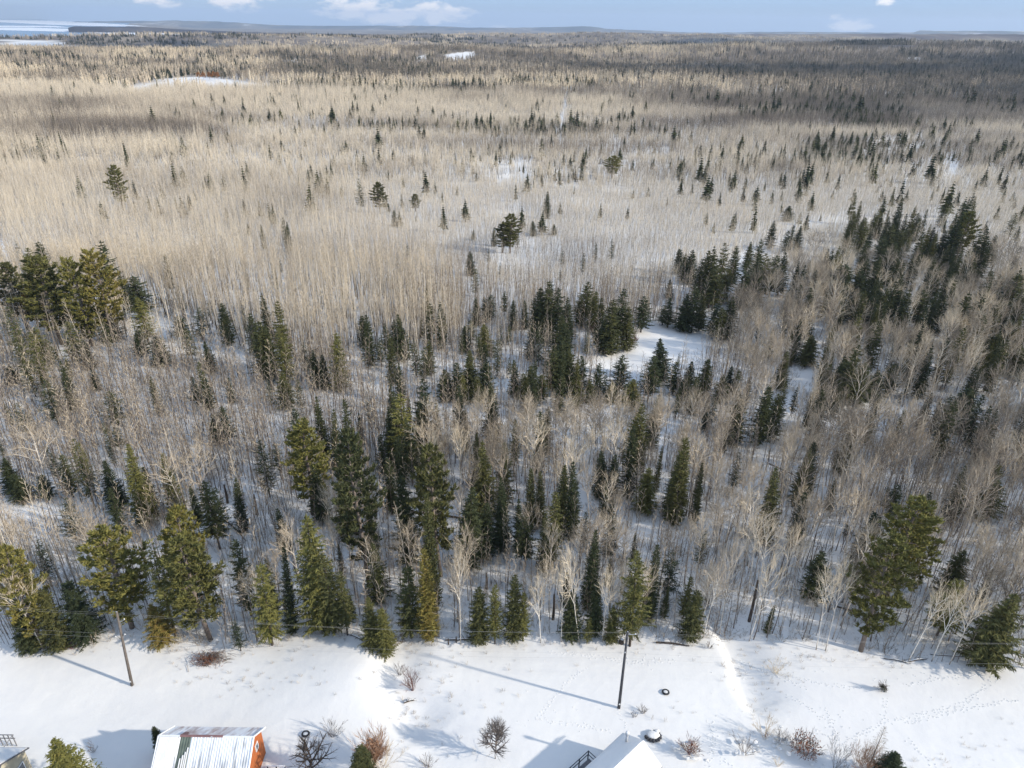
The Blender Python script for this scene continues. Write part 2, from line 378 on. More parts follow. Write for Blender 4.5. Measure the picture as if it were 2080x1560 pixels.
# ---- lake, ice, peninsula and the farthest hills
def sheet(name, poly, z, mat, label):
    mb = MB(); mb.v = [(x, y, z) for x, y in poly]; mb.f = [tuple(range(len(poly)))]
    o = mb.build(name, mat); tag(o, label, kind='structure'); return o
m, nt, b = newmat('lake_water', .25, .4); b.inputs['Base Color'].default_value = (.13, .21, .31, 1)
M_LAKE = m
M_ICE = simple('lake_ice', (.80, .82, .84), .6, .3, .06, .002)
sheet('lake', [(-14000, 1200), (-14000, 22000), (-12500, 21500), (-8200, 13200), (-6300, 13000), (-3900, 7900), (-1900, 3900), (-1500, 1800), (-2600, 1800)], -12, M_LAKE, 'blue grey lake water at the far left shore')
def gz(pts, z): return [g0(x, y, z) for x, y in pts]
sheet('lake_ice', gz([(-300, 60), (-100, 56), (60, 56), (180, 60), (330, 67), (450, 75.5), (400, 75.2), (300, 71.5), (120, 64), (0, 61), (-300, 68)], -11.9), -11.9, M_ICE, 'long pale sheet of ice reaching along the near shore')
sheet('lake_ice', gz([(-300, 42), (0, 40.3), (120, 42.5), (240, 49), (302, 53.6), (200, 53), (100, 50), (0, 45), (-300, 48)], -11.9), -11.9, M_ICE, 'white ice on the far side of the lake')
sheet('lake_ice', gz([(-300, 51), (0, 52), (110, 52.5), (145, 56), (60, 55), (-300, 56)], -11.85), -11.85, M_ICE, 'pale ice strip beside the tip of the peninsula')

def ridge(name, D, pts, base_drop, depth, mat, label, jag=0.0, kind='structure'):
    """a long hill: a crest at distance D whose heights come from the skyline, with real flanks on both sides"""
    xs = np.arange(pts[0][0], pts[-1][0]+1, 4.0); ys = np.interp(xs, [p[0] for p in pts], [p[1] for p in pts])
    v = []; rows = 7
    for i, (x, y) in enumerate(zip(xs, ys)):
        r = ray(x, y); hl = math.hypot(r[0], r[1]); t = D/hl; zc = CH+r[2]*t
        dx, dy = r[0]/hl, r[1]/hl
        zb = zc-base_drop
        for k in range(rows):
            w = (k/(rows-1)-.5)*2
            prof = math.cos(w*math.pi/2)**1.3 if abs(w) < .999 else 0
            n = (fbm(np.array([x*.05]), np.array([k*1.7+D*.01]), 31)[0]-.5)*jag
            dd_ = D+w*depth
            v.append((dx*dd_, dy*dd_, zb+(zc-zb)*prof+(n if 0 < k < rows-1 else 0)))
    f = [(i*rows+k, (i+1)*rows+k, (i+1)*rows+k+1, i*rows+k+1) for i in range(len(xs)-1) for k in range(rows-1)]
    mb = MB(); mb.v = v; mb.f = f
    o = mb.build(name, mat, smooth=True); tag(o, label, kind=kind); return o
def hillmat(name, stops, s=.0016):
    m, nt, b = newmat(name, 1, 0)
    t = nt.nodes.new('ShaderNodeTexCoord'); mp = nt.nodes.new('ShaderNodeMapping'); mp.inputs['Scale'].default_value = (1, .35, 4)
    n = nt.nodes.new('ShaderNodeTexNoise'); n.inputs['Scale'].default_value = s; n.inputs['Detail'].default_value = 9; n.inputs['Roughness'].default_value = .68
    nt.links.new(t.outputs['Object'], mp.inputs[0]); nt.links.new(mp.outputs[0], n.inputs['Vector'])
    nt.links.new(ramp(nt, n.outputs[0], stops), b.inputs['Base Color']); return m
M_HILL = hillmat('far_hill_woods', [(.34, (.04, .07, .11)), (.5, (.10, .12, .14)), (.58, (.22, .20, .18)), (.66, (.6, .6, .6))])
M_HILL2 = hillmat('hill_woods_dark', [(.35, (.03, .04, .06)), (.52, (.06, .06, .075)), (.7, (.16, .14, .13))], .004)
ridge('far_hills', 13500, [(-400, 60), (-60, 47), (60, 45.5), (130, 44.5), (230, 43), (360, 42), (430, 43.5), (520, 48.5), (600, 52), (680, 52.5), (860, 52), (950, 56), (1040, 56.5), (1110, 55), (1190, 53.2), (1212, 54.5), (1230, 58), (1300, 61),
      (1380, 65), (1450, 66.5), (1550, 64.5), (1640, 64.6), (1780, 66), (1855, 66), (1868, 62), (1990, 63), (2080, 63.5), (2500, 64)], 190, 1600, M_HILL, 'blue grey wooded hills along the horizon', 14)
ridge('peninsula', 5200, [(138, 56.5), (150, 53.5), (200, 54), (290, 55), (380, 60), (470, 64), (540, 66), (640, 68), (760, 70), (1000, 71)], 26, 330, M_HILL2, 'dark wooded peninsula reaching into the lake', 3)
ridge('near_ridge', 6100, [(420, 74), (560, 71), (700, 70), (860, 69.5), (1000, 69), (1100, 67.6), (1240, 66), (1330, 67.5), (1500, 69), (1700, 69), (1850, 69), (2080, 70), (2500, 72)], 60, 700, hillmat('ridge_woods', [(.36, (.07, .06, .075)), (.5, (.16, .13, .12)), (.62, (.30, .25, .19))], .004), 'low brown wooded ridge in front of the blue hills', 8)

# ------------------------------------------------------------------ tree shapes
def rv(s=1.0): return Vector((random.gauss(0, s), random.gauss(0, s), random.gauss(0, s)))
def sliver(mb, p, d, w):
    """a thin twig or needle spray: one pointed triangle"""
    s = d.cross(rv()).normalized()*w*.5
    mb.add([tuple(p-s), tuple(p+s), tuple(p+d)], [(0, 1, 2)])
def cross_sliver(mb, p, d, w):
    sliver(mb, p, d, w); sliver(mb, p, d, w)

def conifer(seed, H=16, R=2.4, base=.10, tiers=40, per=7, droop=-.25, spray=14, sw=.16, dens=1.0, rag=.25, up=.15, pw=.85, dark_bark=True):
    random.seed(seed); tr = MB(); cr = MB()
    lean = Vector((random.uniform(-.02, .02), random.uniform(-.02, .02), 0))*H
    def axis_pt(t): return Vector((lean.x*t*t, lean.y*t*t, H*t))
    tr.tube([axis_pt(t) for t in (0, .15, .4, .7, .97)], [H*.0125, H*.0105, H*.008, H*.0045, .01], 6)
    side_gap = random.uniform(0, 6.28)
    for i in range(tiers):
        t = base+(1-base)*(i+random.random()*.8)/tiers
        if t > .985: continue
        c = axis_pt(t)
        taper = (1-(t-base)/(1-base))
        L0 = R*taper**pw*(1-.35*max(0, .12-(t-base))/.12)
        n = max(3, int(per*(.6+.4*taper)))
        ph = random.uniform(0, 6.28)
        for k in range(n):
            if random.random() > dens: continue
            a = ph+k*6.283/n+random.uniform(-.35, .35)
            L = L0*random.uniform(1-rag, 1+rag*.8)+.12
            if abs((a-side_gap+3.14) % 6.28-3.14) < .5: L *= .8
            dz = droop*(1-.8*t)+up*t+random.uniform(-.08, .08)
            d = Vector((math.cos(a), math.sin(a), dz)); d.normalize()
            tip = c+d*L+Vector((0, 0, .10*L))
            mid = c+d*L*.5-Vector((0, 0, .06*L))
            ns = max(4, int(spray*(L/R*.8+.25)))
            sidev = d.cross(Vector((0, 0, 1))).normalized()
            for q in range(ns):
                u = (q+random.random())/ns; u = .12+.88*u
                p = c.lerp(mid, u*2) if u < .5 else mid.lerp(tip, u*2-1)
                sgn = 1 if q % 2 else -1
                ll = (.30+.34*(1-u))*min(L, 1.6)*random.uniform(.7, 1.2)*.62+.10
                dirv = (sidev*sgn*random.uniform(.5, 1.1)+d*random.uniform(.35, .9)+Vector((0, 0, random.uniform(-.55, .15)))).normalized()
                sliver(cr, p, dirv*ll, sw*random.uniform(.7, 1.3)*(.75+.5*(1-u)))
            sliver(cr, mid, (tip-mid)*1.15, sw*.9)
    for q in range(7): sliver(cr, axis_pt(.955), Vector((random.uniform(-.1, .1), random.uniform(-.1, .1), .06*H*random.uniform(.5, .9))), sw*.8)
    return tr, cr
def pine(seed, H=19, R=4.2, base=.20, limbs=62, tufts=15, needles=13, flat=.0):
    random.seed(seed); tr = MB(); cr = MB()
    ax = [Vector((0, 0, 0)), Vector((random.uniform(-.3, .3), random.uniform(-.3, .3), H*.4)), Vector((random.uniform(-.5, .5), random.uniform(-.5, .5), H*.75)), Vector((random.uniform(-.5, .5), random.uniform(-.5, .5), H*.97))]
    def ap(t):
        t = min(max(t, 0), .97)
        for (a, ta), (b_, tb) in zip(zip(ax, (0, .4, .75, .97)), list(zip(ax, (0, .4, .75, .97)))[1:]):
            if t <= tb: return a.lerp(b_, (t-ta)/(tb-ta))
        return ax[-1]
    tr.tube(ax, [H*.017, H*.0135, H*.008, .03], 7)
    for i in range(limbs):
        t = base+(.97-base)*((i+random.random())/limbs)
        c = ap(t); a = i*2.4+random.uniform(-.5, .5)
        s = (t-base)/(1-base)
        prof = (.55+.9*s) if s < .35 else (.87*(1-((s-.35)/.65)**1.7)+.14)
        L = R*prof*random.uniform(.62, 1.12)
        rise = .05+.75*s**1.5+random.uniform(-.08, .12)-flat
        d = Vector((math.cos(a), math.sin(a), rise)).normalized()
        tip = c+d*L+Vector((0, 0, .10*L)); mid = c+d*L*.5-Vector((0, 0, .02*L))
        tr.tube([c, mid, tip], [.03+.012*L, .02+.006*L, .012], 4, False)
        nt_ = max(4, int(tufts*(L/R)*1.1))
        sidev = d.cross(Vector((0, 0, 1))).normalized()
        for q in range(nt_):
            u = .32+.68*(q+random.random())/nt_
            p = (mid.lerp(tip, (u-.5)*2) if u > .5 else c.lerp(mid, u*2))+sidev*random.gauss(0, .26*L*(1.1-u)+.16)+Vector((0, 0, random.uniform(0, .25)))
            out = (p-c).normalized()
            for z in range(needles):
                dv = (out*random.uniform(.2, .8)+Vector((random.gauss(0, .55), random.gauss(0, .55), random.uniform(.0, .9)))).normalized()
                sliver(cr, p+rv(.10), dv*random.uniform(.35, .7), .23*random.uniform(.7, 1.3))
    for q in range(30): sliver(cr, ap(.95)+rv(.25), Vector((random.gauss(0, .3), random.gauss(0, .3), random.uniform(.3, .8))), .16)
    return tr, cr
def branch(mb, p, d, L, r, lvl, spread, kids, up, minr=.013, sides=3, twigw=.045, limb=None):
    """a limb that keeps dividing; the last level is slivers"""
    n = 3 if lvl > 1 else 2
    pts = [p]; q = p.copy(); dd_ = d.copy()
    for i in range(n):
        dd_ = (dd_+rv(.09)+Vector((0, 0, up*.25))).normalized(); q = q+dd_*L/n; pts.append(q.copy())
    if lvl <= 0:
        cross_sliver(mb, p, (q-p), twigw); return
    (limb or mb).tube(pts, [r*(1-.6*i/n) for i in range(n+1)], sides, False)
    for k in range(kids[lvl-1]):
        u = .28+.72*(k+random.random()*.8)/kids[lvl-1]
        i = min(int(u*n), n-1); b0 = pts[i].lerp(pts[i+1], u*n-i)
        a = dd_.cross(rv()).normalized()
        nd = (dd_*(1-spread*.3)+a*spread*random.uniform(.6, 1.1)+Vector((0, 0, up))).normalized()
        branch(mb, b0, nd, L*random.uniform(.42, .68)*(1.15-.4*u), max(r*.5, minr), lvl-1, spread, kids, up, minr, sides, twigw)
    cross_sliver(mb, pts[-1]-dd_*.05, dd_*L*.4, twigw)
def bare_fan(seed, H=16, stemf=.42, limbs=11, spread=.95, width=1.0, kids=(6, 6), twigw=.05):
    """broad bare crown of a birch or maple: a clean stem that opens like a fan"""
    random.seed(seed); tr = MB(); cr = MB()
    lean = Vector((random.uniform(-.06, .06), random.uniform(-.06, .06), 0))*H
    def ap(t): return Vector((lean.x*t**1.5+.12*math.sin(5*t+seed), lean.y*t**1.5+.12*math.cos(4*t+seed)-.12, H*t))
    top = .80
    tr.tube([ap(t) for t in (0, .1, .25, .42, .6, top)], [H*.0105, H*.0088, H*.0078, H*.0062, H*.004, .02], 6)
    for i in range(limbs):
        t = stemf+(top-stemf)*(i/(limbs-1))**.8; a = i*2.4+random.uniform(-.5, .5); c = ap(t)
        L = H*(.38-.20*(t-stemf)/(top-stemf))*random.uniform(.85, 1.15)*width
        s = spread*(1.05-.45*(t-stemf)/(top-stemf))
        d = Vector((math.cos(a)*s, math.sin(a)*s, 1.0)).normalized()
        branch(cr, c, d, L, .085*(1.2-.9*(t-stemf)), 2, .80, kids, .13, .014, 3, twigw, tr)
    branch(cr, ap(top), Vector((0, 0, 1)), H*.2, .03, 2, .5, kids, .3, .016, 3, twigw)
    for i in range(5):
        t = random.uniform(.2, stemf); a = random.uniform(0, 6.28)
        branch(cr, ap(t), Vector((math.cos(a), math.sin(a), .35)).normalized(), random.uniform(.8, 1.8), .02, 1, .6, (4, 4), .1, .012, 3, .03)
    return tr, cr
def aspen(seed, H=14, stemf=.5, n=26, blen=1.5, kids=(4,), rad=.0075, twigw=.045, steep=.9):
    """slender pole of a tree with short rising branches near the top"""
    random.seed(seed); tr = MB(); cr = MB()
    lean = Vector((random.uniform(-.05, .05), random.uniform(-.05, .05), 0))*H
    def ap(t): return Vector((lean.x*t**1.6+.08*math.sin(6*t+seed), lean.y*t**1.6, H*t))
    tr.tube([ap(t) for t in (0, .2, .5, .78, .98)], [H*rad, H*rad*.85, H*rad*.62, H*rad*.35, .012], 4)
    for i in range(n):
        t = stemf+(.97-stemf)*(i+random.random())/n; a = i*2.4+random.uniform(-.6, .6)
        s = (t-stemf)/(1-stemf)
        L = blen*(1.1-.75*s)*random.uniform(.6, 1.25)*(.55+.45*min(1, s*4))
        branch(cr, ap(t), Vector((math.cos(a), math.sin(a), steep*random.uniform(.7, 1.3))).normalized(), L, .016, 1, .5, kids, .18, .012, 3, twigw)
    for i in range(4):
        t = random.uniform(.15, stemf); a = random.uniform(0, 6.28)
        sliver(cr, ap(t), Vector((math.cos(a), math.sin(a), .3))*random.uniform(.4, 1.2), .03)
    return tr, cr
def shrub(seed, H=2.2, stems=10, spread=.6, kids=(4, 4), twigw=.03, r=.02, lv=2):
    random.seed(seed); cr = MB()
    for i in range(stems):
        a = i*2.4+random.uniform(-.5, .5); s = spread*random.uniform(.3, 1.2)
        branch(cr, Vector((math.cos(a)*.08, math.sin(a)*.08, -.05)), Vector((math.cos(a)*s, math.sin(a)*s, 1)).normalized(), H*random.uniform(.5, .75), r, lv, .55, kids, .18, .008, 3, twigw)
    return cr
def lowaspen(seed, H=13, cw=1.1, n=22, tw=.11, stems=1, area=0.0):
    """the same pole tree (or a knot of them), with fewer, broader brush strokes for where it stands far off"""
    random.seed(seed); mb = MB(); tr = MB()
    for s in range(stems):
        ox, oy = (random.uniform(-area, area), random.uniform(-area, area)) if stems > 1 else (0, 0)
        h = H*random.uniform(.62, 1.12); b0 = Vector((ox, oy, -.2)); top = Vector((ox+random.uniform(-.5, .5), oy+random.uniform(-.5, .5), h))
        tr.tube([b0, b0.lerp(top, .6), top], [.072*tw/.09, .05*tw/.09, .015], 3, False)
        for i in range(n):
            t = .30+.68*(i+random.random())/n; a = random.uniform(0, 6.28)
            w = cw*(1.1-.75*(t-.30)/.70)*random.uniform(.7, 1.2)
            p = b0.lerp(top, t)+Vector((math.cos(a), math.sin(a), 0))*random.uniform(0, .35)*w
            sliver(mb, p, Vector((math.cos(a)*w*random.uniform(.4, 1), math.sin(a)*w*random.uniform(.4, 1), random.uniform(.15, 1.0)*w)), tw*random.uniform(.7, 1.3))
    return tr, mb

HID = {}      # name -> list of (unlinked) source objects per kind
def joined(tr, cr, mt, mc, name):
    m = bpy.data.meshes.new(name); n = len(tr.v)
    m.from_pydata(tr.v+cr.v, [], tr.f+[tuple(i+n for i in f) for f in cr.f]); m.update()
    m.materials.append(mt); m.materials.append(mc)
    m.polygons.foreach_set('material_index', [0]*len(tr.f)+[1]*len(cr.f)); return m
KIND = {}
def register(kind, gens, mt, mc, baseH):
    """several shapes of one kind: trunk and crown meshes for single trees, the joined mesh for the mass"""
    L = []
    for i, (tr, cr) in enumerate(gens):
        L.append(dict(t=tr.mesh('trunk', mt, True), c=cr.mesh('crown', mc), j=joined(tr, cr, mt, mc, kind)))
    KIND[kind] = dict(v=L, H=baseH)
register('spruce', [conifer(10+i, 16, 2.9, .06+.02*(i % 3), 38, 9, droop=-.3-.06*(i % 3), spray=20, sw=.24, rag=.45, pw=.62+.1*(i % 3)) for i in range(6)]+[conifer(60+i, 16, 2.7, .10+.04*i, 34, 8, spray=19, sw=.225, rag=.5, dens=.82, pw=.58) for i in range(4)], M_BARK, M_NEEDLE, 16)
register('fir', [conifer(20+i, 16, 2.2, .04, 46, 9, droop=-.16, spray=16, sw=.19, rag=.36, pw=.64) for i in range(4)], M_BARK, M_NEEDLE, 16)
register('open', [conifer(30+i, 16, 2.5, .18, 30, 7, spray=15, sw=.17, dens=.8, rag=.5, pw=.55) for i in range(4)], M_BARK, M_NEEDLE, 16)
register('cedar', [conifer(40+i, 16, 1.7, .03, 62, 8, droop=.15, up=.5, spray=13, sw=.17, rag=.16, pw=.5) for i in range(3)], M_BARK, M_NEEDLE, 16)
register('pine', [pine(50+i, flat=(.12 if i % 2 else 0)) for i in range(5)], M_GREYBARK, M_NEEDLE, 19)
register('tamarack', [conifer(70, 8, 1.6, .12, 26, 7, spray=8, sw=.035, rag=.3), conifer(71, 8, 1.5, .1, 24, 7, spray=9, sw=.035, rag=.35)], M_GREYBARK, M_TWIG, 8)
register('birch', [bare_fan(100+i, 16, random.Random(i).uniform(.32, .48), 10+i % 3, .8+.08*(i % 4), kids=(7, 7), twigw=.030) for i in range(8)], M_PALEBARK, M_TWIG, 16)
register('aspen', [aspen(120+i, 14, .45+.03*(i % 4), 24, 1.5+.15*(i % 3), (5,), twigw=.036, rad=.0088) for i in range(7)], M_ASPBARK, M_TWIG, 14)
register('sapling', [aspen(140+i, 7, .32, 13, .85, (3,), rad=.0062, twigw=.03, steep=1.2) for i in range(5)], M_GREYBARK, M_TWIG, 7)
def reg_single(kind, mbs, mat, baseH):
    KIND[kind] = dict(v=[dict(j=mb.mesh(kind, mat)) for mb in mbs], H=baseH)
def reg_joined(kind, gens, mt, mc, baseH):
    KIND[kind] = dict(v=[dict(j=joined(tr, cr, mt, mc, kind)) for tr, cr in gens], H=baseH)
reg_joined('midaspen', [lowaspen(200+i, 13, 1.25, 30, .048) for i in range(8)], M_ASPBARK, M_TWIG, 13)
reg_joined('faraspen', [lowaspen(210+i, 12, 1.5, 20, .095, 4, 2.8) for i in range(6)], M_ASPBARK, M_TWIG, 12)
reg_joined('clumpaspen', [lowaspen(220+i, 12, 2.6, 13, .5, 6, 8.0) for i in range(5)], M_TWIG, M_TWIG, 12)
def farcon(seed, n, area, H=10, R=2.1):
    random.seed(seed); mb = MB()
    for s in range(n):
        ox, oy = (random.uniform(-area, area), random.uniform(-area, area)) if n > 1 else (0, 0)
        h = H*random.uniform(.6, 1.15)
        mb.tube([(ox, oy, -.1), (ox, oy, h*.5)], [.12, .06], 3, False)
        for i in range(11):
            t = .12+.86*i/11; r = R*(1-t)**.85*h/H
            for k in range(5):
                a = k*1.257+i+random.uniform(-.3, .3); d = Vector((math.cos(a), math.sin(a), -.25))
                sliver(mb, Vector((ox, oy, h*(t+.07)))-Vector((math.cos(a), math.sin(a), 0))*.1, d*(r*random.uniform(.8, 1.25)+.15), r*1.0+.2)
    return mb
reg_single('farconifer', [farcon(300+i, 1, 0) for i in range(4)], M_NEEDLE, 10)
reg_single('clumpconifer', [farcon(310+i, 5, 7, 12, 2.6) for i in range(4)], M_NEEDLE, 12)
reg_single('brush', [shrub(400+i, 1.7, 7, .7, (3, 3), .035, .014, 1) for i in range(5)], M_TWIG, 1.7)

def mass(name, label, kinds, pts, rz, sc, tint, vi, material_kind=None):
    """one object for what is past counting: geometry nodes set the shapes on the points"""
    if not len(pts): return None
    m = bpy.data.meshes.new(name); m.vertices.add(len(pts)); m.vertices.foreach_set('co', np.asarray(pts, np.float32).ravel())
    col = bpy.data.collections.new('shapes_'+name)
    k = 0
    for kd in kinds:
        for vdat in KIND[kd]['v']:
            o = bpy.data.objects.new('shape_%02d_%s' % (k, name), vdat['j']); col.objects.link(o); k += 1
    def attr(n, t, key, a):
        q = m.attributes.new(n, t, 'POINT'); q.data.foreach_set(key, np.ascontiguousarray(a).ravel())
    rot = rng.normal(0, .06 if 'conifer' not in kinds[0] and kinds[0] != 'spruce' else .015, (len(pts), 3)).astype(np.float32); rot[:, 2] = rz
    if np.ndim(sc) == 1: sc = np.stack([sc, sc, sc], -1)
    attr('rot', 'FLOAT_VECTOR', 'vector', rot); attr('scl', 'FLOAT_VECTOR', 'vector', sc.astype(np.float32))
    attr('tint', 'FLOAT', 'value', tint.astype(np.float32)); attr('idx', 'INT', 'value', vi.astype(np.int32))
    o = link(bpy.data.objects.new(name, m)); tag(o, label, kind='stuff')
    ng = bpy.data.node_groups.new('set_'+name, 'GeometryNodeTree')
    ng.interface.new_socket('Geometry', in_out='INPUT', socket_type='NodeSocketGeometry'); ng.interface.new_socket('Geometry', in_out='OUTPUT', socket_type='NodeSocketGeometry')
    N = ng.nodes.new; L = ng.links.new
    gi = N('NodeGroupInput'); go = N('NodeGroupOutput'); ci = N('GeometryNodeCollectionInfo'); ip = N('GeometryNodeInstanceOnPoints')
    ci.inputs['Collection'].default_value = col; ci.inputs['Separate Children'].default_value = True; ci.inputs['Reset Children'].default_value = True
    def na(n, t):
        q = N('GeometryNodeInputNamedAttribute'); q.data_type = t; q.inputs['Name'].default_value = n; return q.outputs['Attribute']
    L(gi.outputs[0], ip.inputs['Points']); L(ci.outputs[0], ip.inputs['Instance']); ip.inputs['Pick Instance'].default_value = True
    L(na('idx', 'INT'), ip.inputs['Instance Index']); L(na('rot', 'FLOAT_VECTOR'), ip.inputs['Rotation']); L(na('scl', 'FLOAT_VECTOR'), ip.inputs['Scale'])
    L(ip.outputs[0], go.inputs[0])
    md = o.modifiers.new('set', 'NODES'); md.node_group = ng
    return o
def single(kind, name, loc, H, xy, rz, tint, label, cat, group=None, variant=None):
    K = KIND[kind]; v = K['v'][(variant if variant is not None else random.randrange(1000)) % len(K['v'])]
    if 't' in v:
        r = empty(name, loc, rz); r.scale = (xy, xy, H/K['H'])
        q_ = .055 if kind in ('birch', 'aspen') else .02; r.rotation_euler = (random.gauss(0, q_), random.gauss(0, q_), rz)
        for nm, me in (('trunk', v['t']), ('crown', v['c'])):
            c = link(bpy.data.objects.new(nm, me), r); c['tint'] = float(tint)
    else:
        r = link(bpy.data.objects.new(name, v['j'])); r.location = loc; r.rotation_euler = (0, 0, rz); r.scale = (xy, xy, H/K['H']); r['tint'] = float(tint)
    tag(r, label, cat, group); return r
# ------------------------------------------------------------------ evergreens one can point at
VPX = 1040-math.tan(ROLL)*(F/math.tan(P)+(780-HOR)); VPY = 780+F/math.tan(P)
def upright(xt, yt, yb):
    """ground point and height of something upright seen with its tip and foot at these heights"""
    xb = xt+(VPX-xt)*(yb-yt)/(VPY-yt)
    x, y, z = G(xb, yb); r = ray(xt, yt); t = math.hypot(x, y)/math.hypot(r[0], r[1])
    return x, y, z, CH+r[2]*t-z
